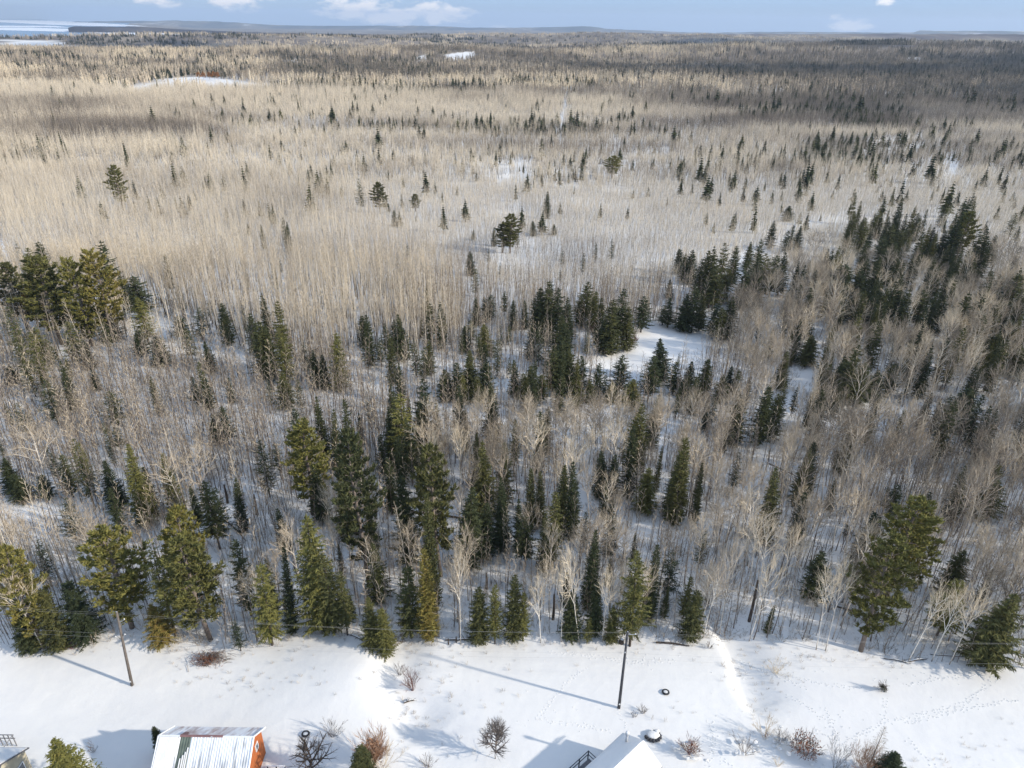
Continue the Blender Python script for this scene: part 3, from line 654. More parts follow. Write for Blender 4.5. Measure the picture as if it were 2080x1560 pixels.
# tip x, tip y, foot y, kind, tint, crown width in photo px (0 = usual), label
EVER = '''
609 857 1045 pine .62 90|broad layered white pine left of the centre, its golden top above the thin grey saplings
718 877 1190 pine .46 100|largest bright green pine, in the left middle of the dark grove
885 900 1170 pine .50 95|tall green pine on a long bare trunk, right of the largest bright green pine
205 1069 1275 pine .80 108|bushy golden green pine behind the left utility pole
350 1032 1250 pine .74 85|ragged pine with tiered golden boughs right of the bushy one behind the left pole
376 1088 1300 pine .66 110|broad olive pine on two stems beside the brush pile
303 1092 1290 open .5 50|slim ragged pine leaning on the broad olive one
8 1112 1315 pine .72 82|orange barked pine at the left edge above the field
1865 1016 1215 pine .72 112|great golden green pine in the right foreground, hinder one of the pair
1822 1098 1322 pine .74 104|great pine with a clear dark trunk at the right field edge, front of the pair
74 521 660 pine .70 78|golden pine topmost of the pine group at the far left
69 570 672 pine .88 72|orange green dying pine in front of the golden pine group at the far left
140 528 665 pine .60 52|olive pine in the middle of the pine group at the far left
182 511 655 pine .66 62|golden topped pine at the right end of the far left pine group
14 535 640 pine .45 50|dark green pine at the left end of the far left pine group
1037 435 497 pine .42 36|lone layered pine standing out of the tan aspens in the middle distance
1021 452 500 pine .45 36|dense green pine joined to the lone layered pine in the middle distance
230 336 408 pine .58 30|lone tiered pine among the pale aspens in the left distance
768 370 420 pine .55 30|round topped pine left of centre in the pale aspens
728 362 415 open .42 16|thin brown spruce beside the round topped distant pine
843 394 422 pine .55 20|small yellow green pine right of the round topped distant pine
1246 316 352 pine .60 30|flat topped brownish pine on a bare stem behind the marsh opening
1972 430 508 pine .70 34|golden pine in the spruces near the right edge
1955 428 520 spruce .15 24|dark spruce against the golden pine near the right edge
1790 1040 1180 spruce .18 50|dark spruce behind the great pine pair on the right
698 810 955 spruce .35 34|grey green spruce above the largest bright green pine
673 830 960 fir .30 26|slim spruce left of the grey green one above the pines
811 800 960 spruce .62 58|large rusty topped spruce at the head of the dark grove
774 881 965 spruce .30 30|small dark spruce in the snow gap between the two green pines
872 1000 1235 cedar .48 34|tall columnar cedar under the long trunked green pine
862 1118 1300 cedar .72 42|bright gold green cedar at the field edge above the gully
826 1150 1295 spruce .30 60|wide dark spruce against the bright gold green cedar
749 1015 1140 cedar .45 24|narrow cedar right of the largest green pine's foot
820 960 1150 spruce .22 50|dark spruce between the two green pines
622 1042 1280 spruce .66 72|large brown gold spruce standing alone above the mound
660 1120 1285 spruce .45 50|dull green spruce leaning into the brown gold one
568 1030 1120 fir .22 26|small dark fir left of the brown gold spruce
522 1147 1310 spruce .60 58|olive brown spruce at the edge of the field mound
565 1113 1285 fir .25 28|narrow dark fir between the olive and the brown gold spruce
478 1093 1250 spruce .42 46|brownish spruce behind a white birch right of the twin stemmed pine
475 1257 1322 open .20 22|little blue grey spruce beside the brush pile
417 978 1115 spruce .42 52|broad grey green spruce in the left foreground
387 988 1060 fir .15 20|small black green fir left of the broad grey spruce
473 968 1080 fir .22 24|slim fir alone on the snow slope
528 890 1010 open .18 34|thin dark spruce among the saplings
330 918 1040 fir .55 30|brown topped fir behind leaning birches on the left
254 904 1065 fir .50 40|tall light green fir in the left foreground thicket
283 950 1045 fir .18 34|black green fir right of the tall light green one
215 935 1035 spruce .14 40|dark round based spruce left of the tall light green fir
148 887 1030 open .45 34|brown tipped spruce leaning over the snow on the left
122 925 1010 spruce .20 32|dark spruce behind the broken pale snag
96 905 980 open .15 20|slender black spruce near the left edge
78 1197 1318 spruce .60 44|gold green spruce at the field edge near the left corner
32 1240 1318 fir .25 36|squat dark fir left of the gold green spruce
135 1178 1302 spruce .12 52|neat dark fir tree at the field edge between two golden trees
310 1225 1305 spruce .85 46|reddish brown dying spruce right of the left pole
128 1015 1095 open .12 34|snow flecked dark spruce on the left slope
30 960 1015 spruce .2 34|
80 965 1015 spruce .2 30|
3 930 1000 spruce .2 30|
973 1194 1305 spruce .50 42|
1006 1187 1308 spruce .62 34|
1045 1163 1300 spruce .55 40|
1065 1200 1302 spruce .50 30|
750 1213 1315 spruce .62 42|
778 1232 1330 spruce .55 38|
1165 1195 1295 spruce .30 42|
1197 1255 1306 open .55 22|
1218 1178 1290 spruce .25 36|
1249 1228 1302 spruce .62 30|
1303 1118 1312 spruce .68 62|wide gold green spruce behind the right utility pole
1336 1105 1255 fir .22 34|
1370 1115 1220 open .05 40|blue black spruce right of the wide gold green one
1208 1073 1235 fir .20 34|
1418 1197 1298 spruce .50 40|small neat spruce among white birches at the field's edge
950 985 1150 fir .28 56|
985 1020 1130 fir .22 46|
1020 968 1120 fir .22 34|
1080 950 1080 cedar .42 28|
1100 955 1070 fir .40 28|
1145 945 1090 fir .45 34|
1168 935 1092 fir .30 34|
1130 1000 1150 spruce .40 46|
1070 1045 1150 spruce .32 42|
1110 828 915 fir .42 26|
1289 838 960 spruce .58 44|gold green spruce rising through the bare crowns right of the centre
1227 915 1010 fir .15 34|
1248 920 1015 spruce .2 34|
1313 880 960 fir .30 12|
1343 900 1000 fir .35 14|
1318 950 1040 spruce .48 44|
1373 955 1050 spruce .30 34|
1394 890 1065 cedar .60 46|big gold green cedar in the bare crowns right of the centre
1430 941 1060 fir .32 22|
1563 787 905 spruce .22 44|
1585 800 890 spruce .48 40|
1505 800 900 spruce .2 46|
1660 900 1010 fir .12 34|
1583 948 1100 fir .40 40|tall slim fir in the snowy corridor on the right
1824 982 1050 open .08 40|
2033 945 1050 spruce .32 48|dark gold spruce among bare trees at the right edge
1965 785 870 spruce .14 66|broad dark spruce on the right, alone among bare crowns
1672 1120 1215 spruce .25 50|
1957 1115 1210 spruce .30 44|
1950 1170 1290 spruce .65 50|
2058 1200 1352 spruce .42 74|big dark green spruce at the right field corner
90 770 862 open .42 40|
222 795 862 open .40 42|
232 864 912 open .30 22|
37 817 885 open .25 26|
449 826 905 spruce .18 34|
429 843 902 spruce .16 30|
461 765 818 fir .25 16|
390 765 825 spruce .22 24|
572 755 828 spruce .45 36|
52 504 600 spruce .45 30|
77 490 560 spruce .18 26|
202 487 610 spruce .15 34|
270 560 650 spruce .15 46|
280 605 700 spruce .55 40|
210 615 692 spruce .20 36|
163 625 700 spruce .50 40|
135 652 742 spruce .50 34|
67 665 742 spruce .52 34|
12 622 740 open .40 34|
28 660 780 open .42 30|
90 690 745 open .40 30|
167 690 748 fir .15 24|
276 668 722 spruce .18 30|
316 682 742 spruce .15 34|
377 665 732 open .45 30|
416 692 757 spruce .28 28|
451 615 697 spruce .22 30|
363 640 690 spruce .16 34|
400 625 690 open .2 30|
508 635 720 spruce .35 34|
522 650 768 spruce .48 46|
540 662 765 spruce .30 34|
562 609 760 spruce .38 34|
570 665 790 spruce .44 38|
636 710 788 spruce .28 30|
680 675 792 spruce .50 36|
655 720 790 fir .3 24|
17 743 778 spruce .12 26|
50 735 805 open .35 30|
186 750 792 fir .18 18|
735 640 702 spruce .16 28|
771 685 745 open .15 26|
778 655 720 open .2 22|
798 650 720 fir .2 22|
815 636 735 spruce .22 34|
858 706 772 open .32 36|
870 615 702 spruce .30 28|
870 690 760 spruce .48 26|
842 690 765 open .3 24|
800 427 452 fir .2 12|
1003 463 492 fir .3 10|
1052 467 495 open .3 10|
1084 448 472 fir .3 12|
1126 455 472 spruce .2 12|
1112 388 432 fir .25 14|
956 510 548 fir .25 18|
966 545 590 open .25 20|
576 440 500 open .35 12|
580 450 500 spruce .3 16|
530 455 495 fir .3 8|
993 598 655 spruce .2 30|
1025 591 640 spruce .22 18|
967 603 660 fir .15 22|
985 602 655 fir .15 18|
1043 609 670 fir .18 22|
1067 609 668 fir .18 18|
1101 581 690 spruce .22 40|
1116 570 695 spruce .28 42|
1136 582 690 spruce .22 38|
1156 602 700 spruce .28 32|
1089 605 690 spruce .18 30|
1193 573 660 spruce .26 40|
1208 592 670 spruce .38 34|
1181 600 662 spruce .28 36|
1222 605 700 spruce .42 30|
1245 608 720 spruce .25 44|
1264 585 705 spruce .30 40|
1279 622 712 spruce .35 36|
1232 650 720 spruce .30 40|
1309 602 675 spruce .24 38|solitary spruce at the far side of the snowy clearing
1363 568 605 fir .15 18|
1363 605 665 spruce .18 34|
1350 620 660 open .2 26|
955 650 700 open .45 30|
985 655 720 spruce .45 40|
945 660 715 fir .3 22|
1080 660 730 spruce .22 30|
1097 660 745 open .3 30|
1135 640 740 spruce .25 44|
1152 655 760 spruce .30 40|
1140 690 790 spruce .28 44|
1126 710 800 spruce .25 46|
1158 705 800 spruce .30 44|
1034 660 700 open .5 20|
956 710 805 spruce .38 44|
983 700 760 spruce .22 26|
986 735 812 spruce .25 40|
1010 690 765 open .40 24|
929 737 810 spruce .25 40|
905 750 812 spruce .28 38|
940 760 818 spruce .55 36|
968 765 820 spruce .60 32|
1048 730 805 fir .28 26|
1080 743 812 fir .25 34|
1064 760 815 spruce .55 32|
1100 760 815 spruce .45 34|
1183 723 805 spruce .24 36|
1218 737 808 spruce .22 34|
1200 770 815 spruce .48 30|
1233 750 800 open .3 12|
1264 722 800 spruce .30 42|
1245 775 815 spruce .55 32|
1285 770 820 spruce .60 40|
1350 686 775 spruce .20 46|dark spruce standing out in the snowy clearing
1326 722 815 spruce .28 46|
1375 735 800 spruce .16 34|
1403 733 805 spruce .14 36|
1439 727 808 spruce .42 34|
1484 743 808 fir .18 24|
1470 760 815 spruce .40 30|
1500 750 812 spruce .48 24|
1417 582 675 spruce .22 40|
1397 597 672 spruce .18 40|
1430 600 672 spruce .28 30|
1457 615 685 spruce .24 38|
1488 602 690 spruce .22 40|
1470 625 695 spruce .32 36|
1457 498 590 spruce .42 28|
1478 494 580 spruce .42 26|
1499 498 560 spruce .25 22|
1440 508 590 spruce .35 30|
1425 525 590 spruce .2 30|
1407 508 562 spruce .16 28|
1383 505 545 spruce .2 22|
1395 515 560 spruce .22 20|
1460 540 610 spruce .38 34|
1480 545 600 spruce .45 30|
1448 560 625 spruce .30 34|
1526 490 535 spruce .3 20|
1547 485 540 spruce .2 22|
1522 525 605 spruce .30 36|
1540 515 600 spruce .22 36|
1560 515 590 spruce .35 34|
1578 517 585 spruce .30 34|
1597 510 580 spruce .16 26|
1530 550 605 spruce .42 36|
1573 447 492 spruce .18 18|
1612 457 500 spruce .15 16|
1627 457 498 spruce .15 16|
1601 468 505 spruce .15 18|
1604 418 442 spruce .2 20|
1787 427 470 spruce .5 22|
1737 427 480 fir .35 18|
1760 440 500 spruce .38 30|
1807 440 500 fir .18 18|
1822 440 500 fir .2 14|
1832 436 500 fir .2 12|
1844 434 500 fir .2 14|
1868 432 478 fir .25 16|
1815 455 520 spruce .40 30|
1835 465 530 spruce .42 30|
1800 480 550 spruce .3 34|
1820 490 560 spruce .3 34|
1898 460 510 fir .18 16|
1924 467 520 fir .1 16|
1905 475 530 spruce .12 22|
1945 455 520 spruce .18 30|
1993 470 545 spruce .28 26|
2010 480 548 spruce .3 24|
2024 477 520 fir .15 16|
2066 432 475 open .4 18|
1887 503 530 spruce .3 20|
1720 535 610 spruce .28 46|
1764 525 600 fir .2 26|
1787 521 600 fir .2 24|
1755 545 620 spruce .15 34|
1795 570 640 spruce .24 30|
1835 590 660 spruce .2 36|
1750 590 660 spruce .28 40|
1775 600 668 spruce .24 40|
1880 590 670 spruce .25 34|
1812 600 660 spruce .3 34|
2073 558 640 spruce .38 40|
2045 580 650 spruce .14 30|
1900 610 680 spruce .3 36|
2060 650 720 spruce .3 44|
2030 680 750 spruce .35 44|
2075 700 760 spruce .5 44|
1690 740 815 spruce .2 40|
1720 730 815 spruce .28 44|
1755 735 820 spruce .18 44|
1785 750 810 spruce .24 40|
1705 770 830 spruce .16 34|
1600 713 790 fir .5 26|
1650 680 740 spruce .35 40|
1815 740 800 spruce .4 36|
1415 765 840 fir .2 22|
820 1010 1100 spruce .2 40|
760 1100 1220 spruce .35 44|
690 1160 1290 spruce .4 40|
560 900 960 open .3 26|
640 940 1060 spruce .35 40|
700 950 1080 spruce .3 40|
790 930 1040 spruce .2 36|
850 820 930 spruce .3 40|
830 850 980 spruce .25 44|
1110 1040 1160 spruce .35 36|
'''
def zone_words(px, py):
    if py > 1230: return 'at the edge of the open snow field'
    if py > 1010:
        return 'in the left foreground wood' if px < 640 else 'in the dark grove below the green pines' if px < 930 else 'in the thicket of white birches mid front' if px < 1450 else 'in the right foreground wood'
    if py > 850:
        return 'in the sapling slope on the left' if px < 640 else 'in the grove around the tall green pines' if px < 900 else 'under the fan crowned bare trees in the centre' if px < 1450 else 'in the leaning bare trees on the right'
    if py > 770: return 'among thin saplings on the left' if px < 860 else 'in the dense row in front of the snowy clearing' if px < 1520 else 'in the dark patch of the right hand wood'
    if py > 640: return 'scattered over the snowy gap on the left' if px < 700 else 'at the foot of the tall pale aspens' if px < 900 else 'in the stand around the snowy clearing' if px < 1520 else 'in the shaded wood on the right'
    if py > 540: return 'by the far left pines' if px < 400 else 'in the stand behind the clearing' if px < 1360 else 'beside the narrow snow track' if px < 1640 else 'in the dense right hand stand'
    if py > 440: return 'sunk in the pale aspens' if px < 1360 else 'near the end of the snow track' if px < 1700 else 'in the row along the right distance'
    row = 'behind the lone layered pine' if py > 330 else 'before the straight cut' if py > 262 else 'beyond the dark spruce row' if py > 215 else 'towards the farm field'
    side = 'far left' if px < 350 else 'left' if px < 750 else 'centre' if px < 1150 else 'right of centre' if px < 1560 else 'far right'
    return 'dotted over the tan flat, %s, %s' % (side, row)
SH = {'spruce': ('spruce_tree', 'spruce'), 'fir': ('fir_tree', 'fir'), 'open': ('thin_spruce_tree', 'spruce'), 'cedar': ('cedar_tree', 'cedar'), 'pine': ('pine_tree', 'pine')}
ADJ = {'spruce': 'spruce tree', 'fir': 'narrow fir tree', 'open': 'thin open spruce', 'cedar': 'columnar cedar', 'pine': 'pine'}
occupied = []; HERO = []
for ln in EVER.strip().split('\n'):
    a, lab = ln.split('|'); a = a.split()
    xt, yt, yb, kind, tint, wpx = float(a[0]), float(a[1]), float(a[2]), a[3], float(a[4]), float(a[5])
    if yt < 560: yb += .28*(yb-yt)
    x, y, z, H = upright(xt, yt, yb)
    dist = math.sqrt(x*x+y*y+(CH-H/2)**2)
    R = wpx/2/F*dist*(1.04 if yt > 560 else 1.2)
    K = KIND[kind]; natR = {'spruce': 2.55, 'fir': 2.0, 'open': 2.3, 'cedar': 1.75, 'pine': 4.3}[kind]
    xy = max(R/natR*1.12, .25)
    shade = 'dark green' if tint < .3 else 'dull green' if tint < .45 else 'olive' if tint < .6 else 'gold green' if tint < .8 else 'rusty'
    if lab: L_, g_ = lab, None
    else:
        zw = zone_words(xt, yb); L_ = '%s %s %s' % (shade, ADJ[kind], zw); g_ = '%s %ss %s' % (shade, SH[kind][1], zw)
    single(kind, SH[kind][0], (x, y, z-.1), H+.1, xy, random.uniform(0, 6.28), tint, L_, SH[kind][1], g_)
    occupied.append((x, y, max(R*.7, .8))); HERO.append((xt, yt, yb, max(wpx, 10)))
OCC = np.array(occupied)

# ------------------------------------------------------------------ scattering the woods
def candidates(y0, y1, s, margin=18):
    ys = np.arange(y0, y1, s); out = []
    for y in ys:
        hw = y*.80+margin
        xs = np.arange(-hw, hw+22, s)
        out.append(np.stack([xs+rng.uniform(-.5, .5, len(xs))*s, y+rng.uniform(-.5, .5, len(xs))*s], 1))
    return np.concatenate(out)
def clear_of(p, k=1.0):
    near = p[:, 1] < 330; ok = np.ones(len(p), bool)
    q = np.where(near)[0]
    for i in range(0, len(q), 4000):
        w = q[i:i+4000]; d = np.hypot(p[w, None, 0]-OCC[None, :, 0], p[w, None, 1]-OCC[None, :, 1])
        ok[w] = ~(d < OCC[None, :, 2]*k).any(1)
    return ok
def unhide(px, py, pz, p, H, share=.28):
    "trees that would stand right in front of a picked out evergreen are mostly left out, as in the place itself"
    tx, ty = proj(p[:, 0], p[:, 1], pz+H); k = np.ones(len(p), bool)
    HA = np.array(HERO); keep = rng.random(len(p)) < share
    for xt, yt, yb, w in HA:
        hid = (py > yb-4) & (ty < yb-.22*(yb-yt)) & (np.abs(.5*(px+tx)-(xt+(px-tx)*.3)) < w*.5+7) & (py < yb+150)
        k &= ~(hid & ~keep)
    return k
def prep(p):
    z = ground_z(p[:, 0], p[:, 1]); px, py = proj(p[:, 0], p[:, 1], z)
    inv = p[:, 1] < 40
    w = wooded(px, py) & ~inv & (p[:, 1] > 57)
    return z, px, py, w
def blob(px, py, cx, cy, rx, ry): return np.exp(-(((px-cx)/rx)**2+((py-cy)/ry)**2))

def hard_field(px, py):
    "share of broad crowned trees"
    a = sstep(905, 935, py)*(1-sstep(1010, 1080, py))*sstep(830, 870, px)*1.2*(1-sstep(1480, 1520, px))
    right = sstep(1440, 1560, px+ (py-700)*.12)*sstep(520, 600, py)*np.clip(-.1+1.5*fbm(px/90, py/60, 77),   .22, 1)*1.3
    mid = sstep(1010, 1060, py)*.5*sstep(640, 760, px)
    left = sstep(1000, 1060, py)*.13*(1-sstep(640, 760, px))
    ring = blob(px, py, 1500, 720, 50, 40)*.4
    return np.clip(a+right+mid+left+ring, 0, 1)
def sap_field(px, py):
    a = sstep(690, 760, py)*(1-sstep(1000, 1080, py))*(1-sstep(770, 840, px))
    b = .85*sstep(1000, 1060, py)*(1-sstep(520, 720, px))+.25*sstep(1120, 1200, py)
    c = .62*sstep(560, 620, py)*(1-sstep(860, 900, py))*sstep(760, 820, px)*(1-sstep(1480, 1550, px))
    d = .62*sstep(860, 940, py)*sstep(560, 700, px)
    return np.clip(np.maximum(np.maximum(a, b), np.maximum(c, d)), 0, 1)
def aspen_field(px, py):
    a = 1-sstep(700, 775, py)
    a = a*(1-.75*sstep(1440, 1560, px+(py-700)*.12)*sstep(540, 600, py)*1.2)
    a = np.clip(a, 0, 1); a = np.where((px > 880) & (px < 1460) & (py > 600), a*1.0, a)
    b = .45*sstep(600, 700, py)*(1-sstep(1100, 1200, py))*sstep(1500, 1600, px)*fbm(px/60, py/40, 78)+.10*sstep(1000, 1060, py)
    return np.clip(a+b, 0, 1)
def short_field(px, py):
    "where the aspens are young and low"
    s = blob(px, py, 1170, 530, 260, 55)+blob(px, py, 1250, 430, 500, 60)*.8+blob(px, py, 300, 340, 420, 45)*.5+blob(px, py, 1000, 300, 700, 45)*.6+blob(px, py, 1700, 380, 500, 60)*.6
    return np.clip(s, 0, 1)

def fb(px, py, x0, x1, y0, y1, v, e=6):
    return v*sstep(x0-25, x0+25, px)*(1-sstep(x1-25, x1+25, px))*sstep(y0-e, y0+e*.3, py)*(1-sstep(y1-e*.3, y1+e, py))
S_PTS = {}
def put(kind, pts, z, H, xy, tint):
    d = S_PTS.setdefault(kind, [])
    if len(pts): d.append(np.column_stack([pts[:, 0], pts[:, 1], z, H, xy, tint]))
# broad bare trees
p = candidates(57, 250, 2.7, 30); z, px, py, w = prep(p)
den = hard_field(px, py)*gap_share(px, py)*.62
Hc = rng.uniform(8.0, 13.5, len(p)); k = w & (rng.random(len(p)) < den) & clear_of(p, .9) & unhide(px, py, z, p, Hc)
p, z, px, py, H = p[k], z[k], px[k], py[k], Hc[k]
put('birch', p, z-.1, H, H/16*rng.uniform(.5, .95, len(p)), np.clip(.46+rng.normal(0, .18, len(p))+.7*(fbm(p[:, 0]/30, p[:, 1]/30, 3)-.5), 0, 1))
# pole aspens, near and middle distance
p = candidates(60, 190, 1.5, 22); z, px, py, w = prep(p)
den = aspen_field(px, py)*gap_share(px, py)*.80*(.55+.9*fbm(p[:, 0]/14, p[:, 1]/14, 21))
k = w & (rng.random(len(p)) < den) & clear_of(p, .8) & unhide(px, py, z, p, np.full(len(p), 11.0), .3)
p, z, px, py = p[k], z[k], px[k], py[k]
sh = short_field(px, py)
H = (7.5+6.0*(1-sstep(860, 960, px))+3.0*sstep(1500, 1600, px))*rng.uniform(.6, 1.15, len(p)); put('aspen', p, z-.1, H, H/14*rng.uniform(.7, 1.05, len(p)), np.clip(.20+.10*sh+.8*(fbm(p[:, 0]/20, p[:, 1]/12, 89)-.5)+rng.normal(0, .15, len(p)), 0, 1))
p = candidates(190, 330, 1.02, 22); z, px, py, w = prep(p)
den = aspen_field(px, py)*gap_share(px, py)*(.45+1.1*fbm(p[:, 0]/22, p[:, 1]/16, 22))
k = w & (rng.random(len(p)) < den) & clear_of(p, .7) & unhide(px, py, z, p, np.full(len(p), 8.0), .75)
p, z, px, py = p[k], z[k], px[k], py[k]
sh = short_field(px, py)
def species(X, Y):
    n = fbm(X/130, Y/75, 41, 5); return sstep(.47, .66, n)
tall = 1-sstep(700, 900, px+(470-py)*1.5); H = (7.8+4.6*tall-.6*sh)*rng.uniform(.55, 1.2, len(p))*np.where(rng.random(len(p)) < .4, .6, 1.0); put('midaspen', p, z-.1, H, rng.uniform(.7, 1.05, len(p)), np.clip(.02+.10*sh+.5*species(p[:, 0], p[:, 1])+.9*(fbm(p[:, 0]/28, p[:, 1]/16, 88)-.5)+.35*fb(px, py, 120, 620, 330, 372, 1, 20)+.3*fb(px, py, 500, 1000, 520, 590, 1, 25)+rng.normal(0, .13, len(p)), 0, 1))
# saplings
p = candidates(57.5, 190, .88, 15); z, px, py, w = prep(p)
den = sap_field(px, py)*gap_share(px, py)*.78*(.35+1.2*fbm(p[:, 0]/8, p[:, 1]/8, 23))
k = w & (rng.random(len(p)) < den) & clear_of(p, .6) & unhide(px, py, z, p, np.full(len(p), 6.0), .45)
p, z, px, py = p[k], z[k], px[k], py[k]
H = np.where(py > 1050, 6.5, 7.5)*rng.uniform(.35, 1.55, len(p)); put('sapling', p, z-.1, H, H/7*rng.uniform(.8, 1.2, len(p)), np.clip(.42+rng.normal(0, .22, len(p)), 0, 1))
# undergrowth
p = candidates(56.5, 170, 1.0, 10); z, px, py, w = prep(p)
den = gap_share(px, py)**.4*.75*(.2+1.3*fbm(p[:, 0]/6, p[:, 1]/6, 24))
k = w & (rng.random(len(p)) < den)
p, z = p[k], z[k]; H = .5+2.4*rng.random(len(p))**1.5; put('brush', p, z-.1, H, H/1.7*rng.uniform(.6, 1.2, len(p)), np.clip(.62+rng.normal(0, .2, len(p)), 0, 1))
# understorey conifers
def ever_field(px, py):
    c = .17*sstep(780, 850, py)*sstep(640, 760, px)*(1-sstep(1500, 1600, px))
    c = c+.03*(1-sstep(640, 760, px))*sstep(560, 600, py)
    c = c+.30*blob(px, py, 1830, 600, 170, 80)+.40*blob(px, py, 2020, 720, 110, 90)+.5*blob(px, py, 1720, 790, 130, 50)+.32*sstep(1500, 1600, px)*sstep(560, 640, py)*(1-sstep(900, 1000, py))+.12*sstep(1500, 1600, px)*sstep(900, 1000, py)
    c = c+.12*blob(px, py, 1850, 500, 150, 34)+.36*blob(px, py, 800, 940, 120, 120)+.26*blob(px, py, 720, 1090, 130, 120)+.2*blob(px, py, 1150, 1040, 160, 90)+.2*blob(px, py, 950, 670, 90, 40)+.2*blob(px, py, 1160, 1080, 140, 80)
    return c
p = candidates(58, 300, 3.6, 20); z, px, py, w = prep(p)
k = w & (rng.random(len(p)) < ever_field(px, py)*gap_share(px, py)) & clear_of(p, .9)
p, z = p[k], z[k]; H = rng.uniform(4.5, 14.0, len(p)); H = np.where(p[:, 1] < 72, H*.5, H); put('spruce', p, z-.1, H, H/16*rng.uniform(.75, 1.15, len(p))*.9, np.clip(.3+rng.normal(0, .14, len(p)), 0, 1))
p = candidates(62, 210, 7, 20); z, px, py, w = prep(p)
k = w & (rng.random(len(p)) < .16) & clear_of(p, .9)
p, z = p[k], z[k]; H = rng.uniform(2.5, 8, len(p)); put('open', p, z-.1, H, H/16*1.1, np.clip(.25+rng.normal(0, .12, len(p)), 0, 1))
# distance: evergreens
def far_ever(px, py, X, Y):
    c = .013+.05*(fbm(X/60, Y/60, 51) > .56)
    c = c+fb(px, py, 965, 1215, 262, 278, .75, 4)+fb(px, py, 700, 965, 258, 272, .10, 4)+fb(px, py, 300, 560, 248, 262, .10, 4)
    c = c+fb(px, py, 1640, 1760, 300, 335, .45)+fb(px, py, 1440, 1600, 335, 355, .30)+fb(px, py, 1590, 1800, 325, 345, .30)+fb(px, py, 1740, 1860, 290, 345, .28)+fb(px, py, 1750, 1900, 355, 375, .10)
    c = c+fb(px, py, 1500, 1720, 232, 246, .28, 4)+fb(px, py, 1700, 1830, 235, 262, .45, 4)+fb(px, py, 1060, 1190, 360, 382, .18)+fb(px, py, 680, 880, 340, 372, .05)+fb(px, py, 1380, 1700, 350, 380, .05)
    c = c+fb(px, py, 0, 120, 300, 325, .35)+fb(px, py, 1880, 2080, 300, 345, .10)+fb(px, py, 1400, 2080, 205, 222, .13, 4)
    c = c+fb(px, py, 760, 1000, 183, 195, .50, 3)+fb(px, py, 560, 760, 176, 188, .40, 3)+fb(px, py, 300, 460, 150, 166, .45, 3)+fb(px, py, 60, 300, 140, 152, .38, 3)+fb(px, py, 470, 560, 140, 152, .3, 3)
    c = c+fb(px, py, 1000, 1240, 168, 178, .45, 3)+fb(px, py, 1200, 2080, 140, 166, .32, 4)+fb(px, py, -300, 140, 112, 121, .7, 2)+fb(px, py, 330, 400, 86, 90, .4, 2)+fb(px, py, 550, 640, 108, 120, .4, 2)
    c = c+fb(px, py, 1160, 1290, 98, 106, .45, 2)+fb(px, py, 1290, 1420, 90, 100, .25, 2)+fb(px, py, 1400, 1560, 92, 110, .16, 3)+fb(px, py, 1700, 1830, 84, 91, .9, 1.5)+fb(px, py, 1820, 1890, 104, 117, .7, 2)+fb(px, py, 1900, 2080, 95, 160, .10, 6)
    c = c+fb(px, py, 200, 700, 92, 140, .06, 6)+fb(px, py, 700, 1400, 110, 160, .05, 6)
    c = c+fb(px, py, 1500, 2080, 380, 440, .05)+fb(px, py, 560, 1450, 300, 420, .022)+fb(px, py, 1380, 1640, 370, 430, .04)
    return c
p = candidates(235, 900, 5.2, 30); z, px, py, w = prep(p)
k = w & (rng.random(len(p)) < far_ever(px, py, p[:, 0], p[:, 1])*2.3*(.25+.75*gap_share(px, py)))
p, z, py = p[k], z[k], py[k]; H = rng.uniform(5.5, 11.5, len(p))*np.where(py > 240, .95, 1.1)*(.75+.5*(rng.random(len(p))**2)); put('farconifer', p, z-.1, H, H/10*rng.uniform(.75, 1.6, len(p)), np.clip(.16+rng.normal(0, .1, len(p)), 0, 1))
p = candidates(900, 3400, 19, 60); z, px, py, w = prep(p)
k = w & (rng.random(len(p)) < far_ever(px, py, p[:, 0], p[:, 1])*1.25+.28*(fbm(p[:, 0]/300, p[:, 1]/150, 96) > .60))
p, z = p[k], z[k]; H = rng.uniform(8, 13, len(p)); put('clumpconifer', p, z-.3, H, H/12*rng.uniform(.9, 1.6, len(p)), np.clip(.08+rng.normal(0, .07, len(p)), 0, 1))
# distance: bare woods
def far_tint(px, py, X, Y):
    t = .0+.62*species(X, Y)+.75*sstep(1000, 1800, Y)*np.clip((fbm(X/420+5, Y/210, 95, 4)-.52)*5, -.2, .8)+.6*(fbm(X/70, Y/30, 90)-.5)+.10*fb(px, py, 100, 480, 225, 290, 1, 30)+.3*fb(px, py, 900, 1130, 190, 215, 1, 8)+.25*fb(px, py, 1300, 2080, 250, 268, 1, 8)
    t = t+.55*fb(px, py, 560, 2200, 118, 162, 1, 12)+.75*fb(px, py, 1300, 2200, 90, 250, 1, 22)*sstep(1250, 1750, px+(py-100)*1.2-60)
    t = t+.35*fb(px, py, -300, 500, 84, 112, 1, 8)+.22*fb(px, py, 100, 480, 235, 300, 1, 15)+.5*fb(px, py, 350, 900, 66, 84, 1, 5)
    return np.clip(t, 0, 1)
p = candidates(330, 760, 2.9, 30); z, px, py, w = prep(p)
k = w & (rng.random(len(p)) < .92*gap_share(px, py)*(.5+1.0*fbm(p[:, 0]/30, p[:, 1]/22, 61)))
p, z, px, py = p[k], z[k], px[k], py[k]
H = (8.0-.6*short_field(px, py)+4.0*(1-sstep(195, 235, py))+4.5*fb(px, py, -200, 420, 225, 330, 1, 12))*rng.uniform(.7, 1.15, len(p))*(.6+.8*fbm(p[:, 0]/50, p[:, 1]/30, 62)); put('faraspen', p, z-.1, H, rng.uniform(.8, 1.15, len(p)), np.clip(far_tint(px, py, p[:, 0], p[:, 1])+rng.normal(0, .07, len(p)), 0, 1))
p = candidates(760, 2000, 13, 60); z, px, py, w = prep(p)
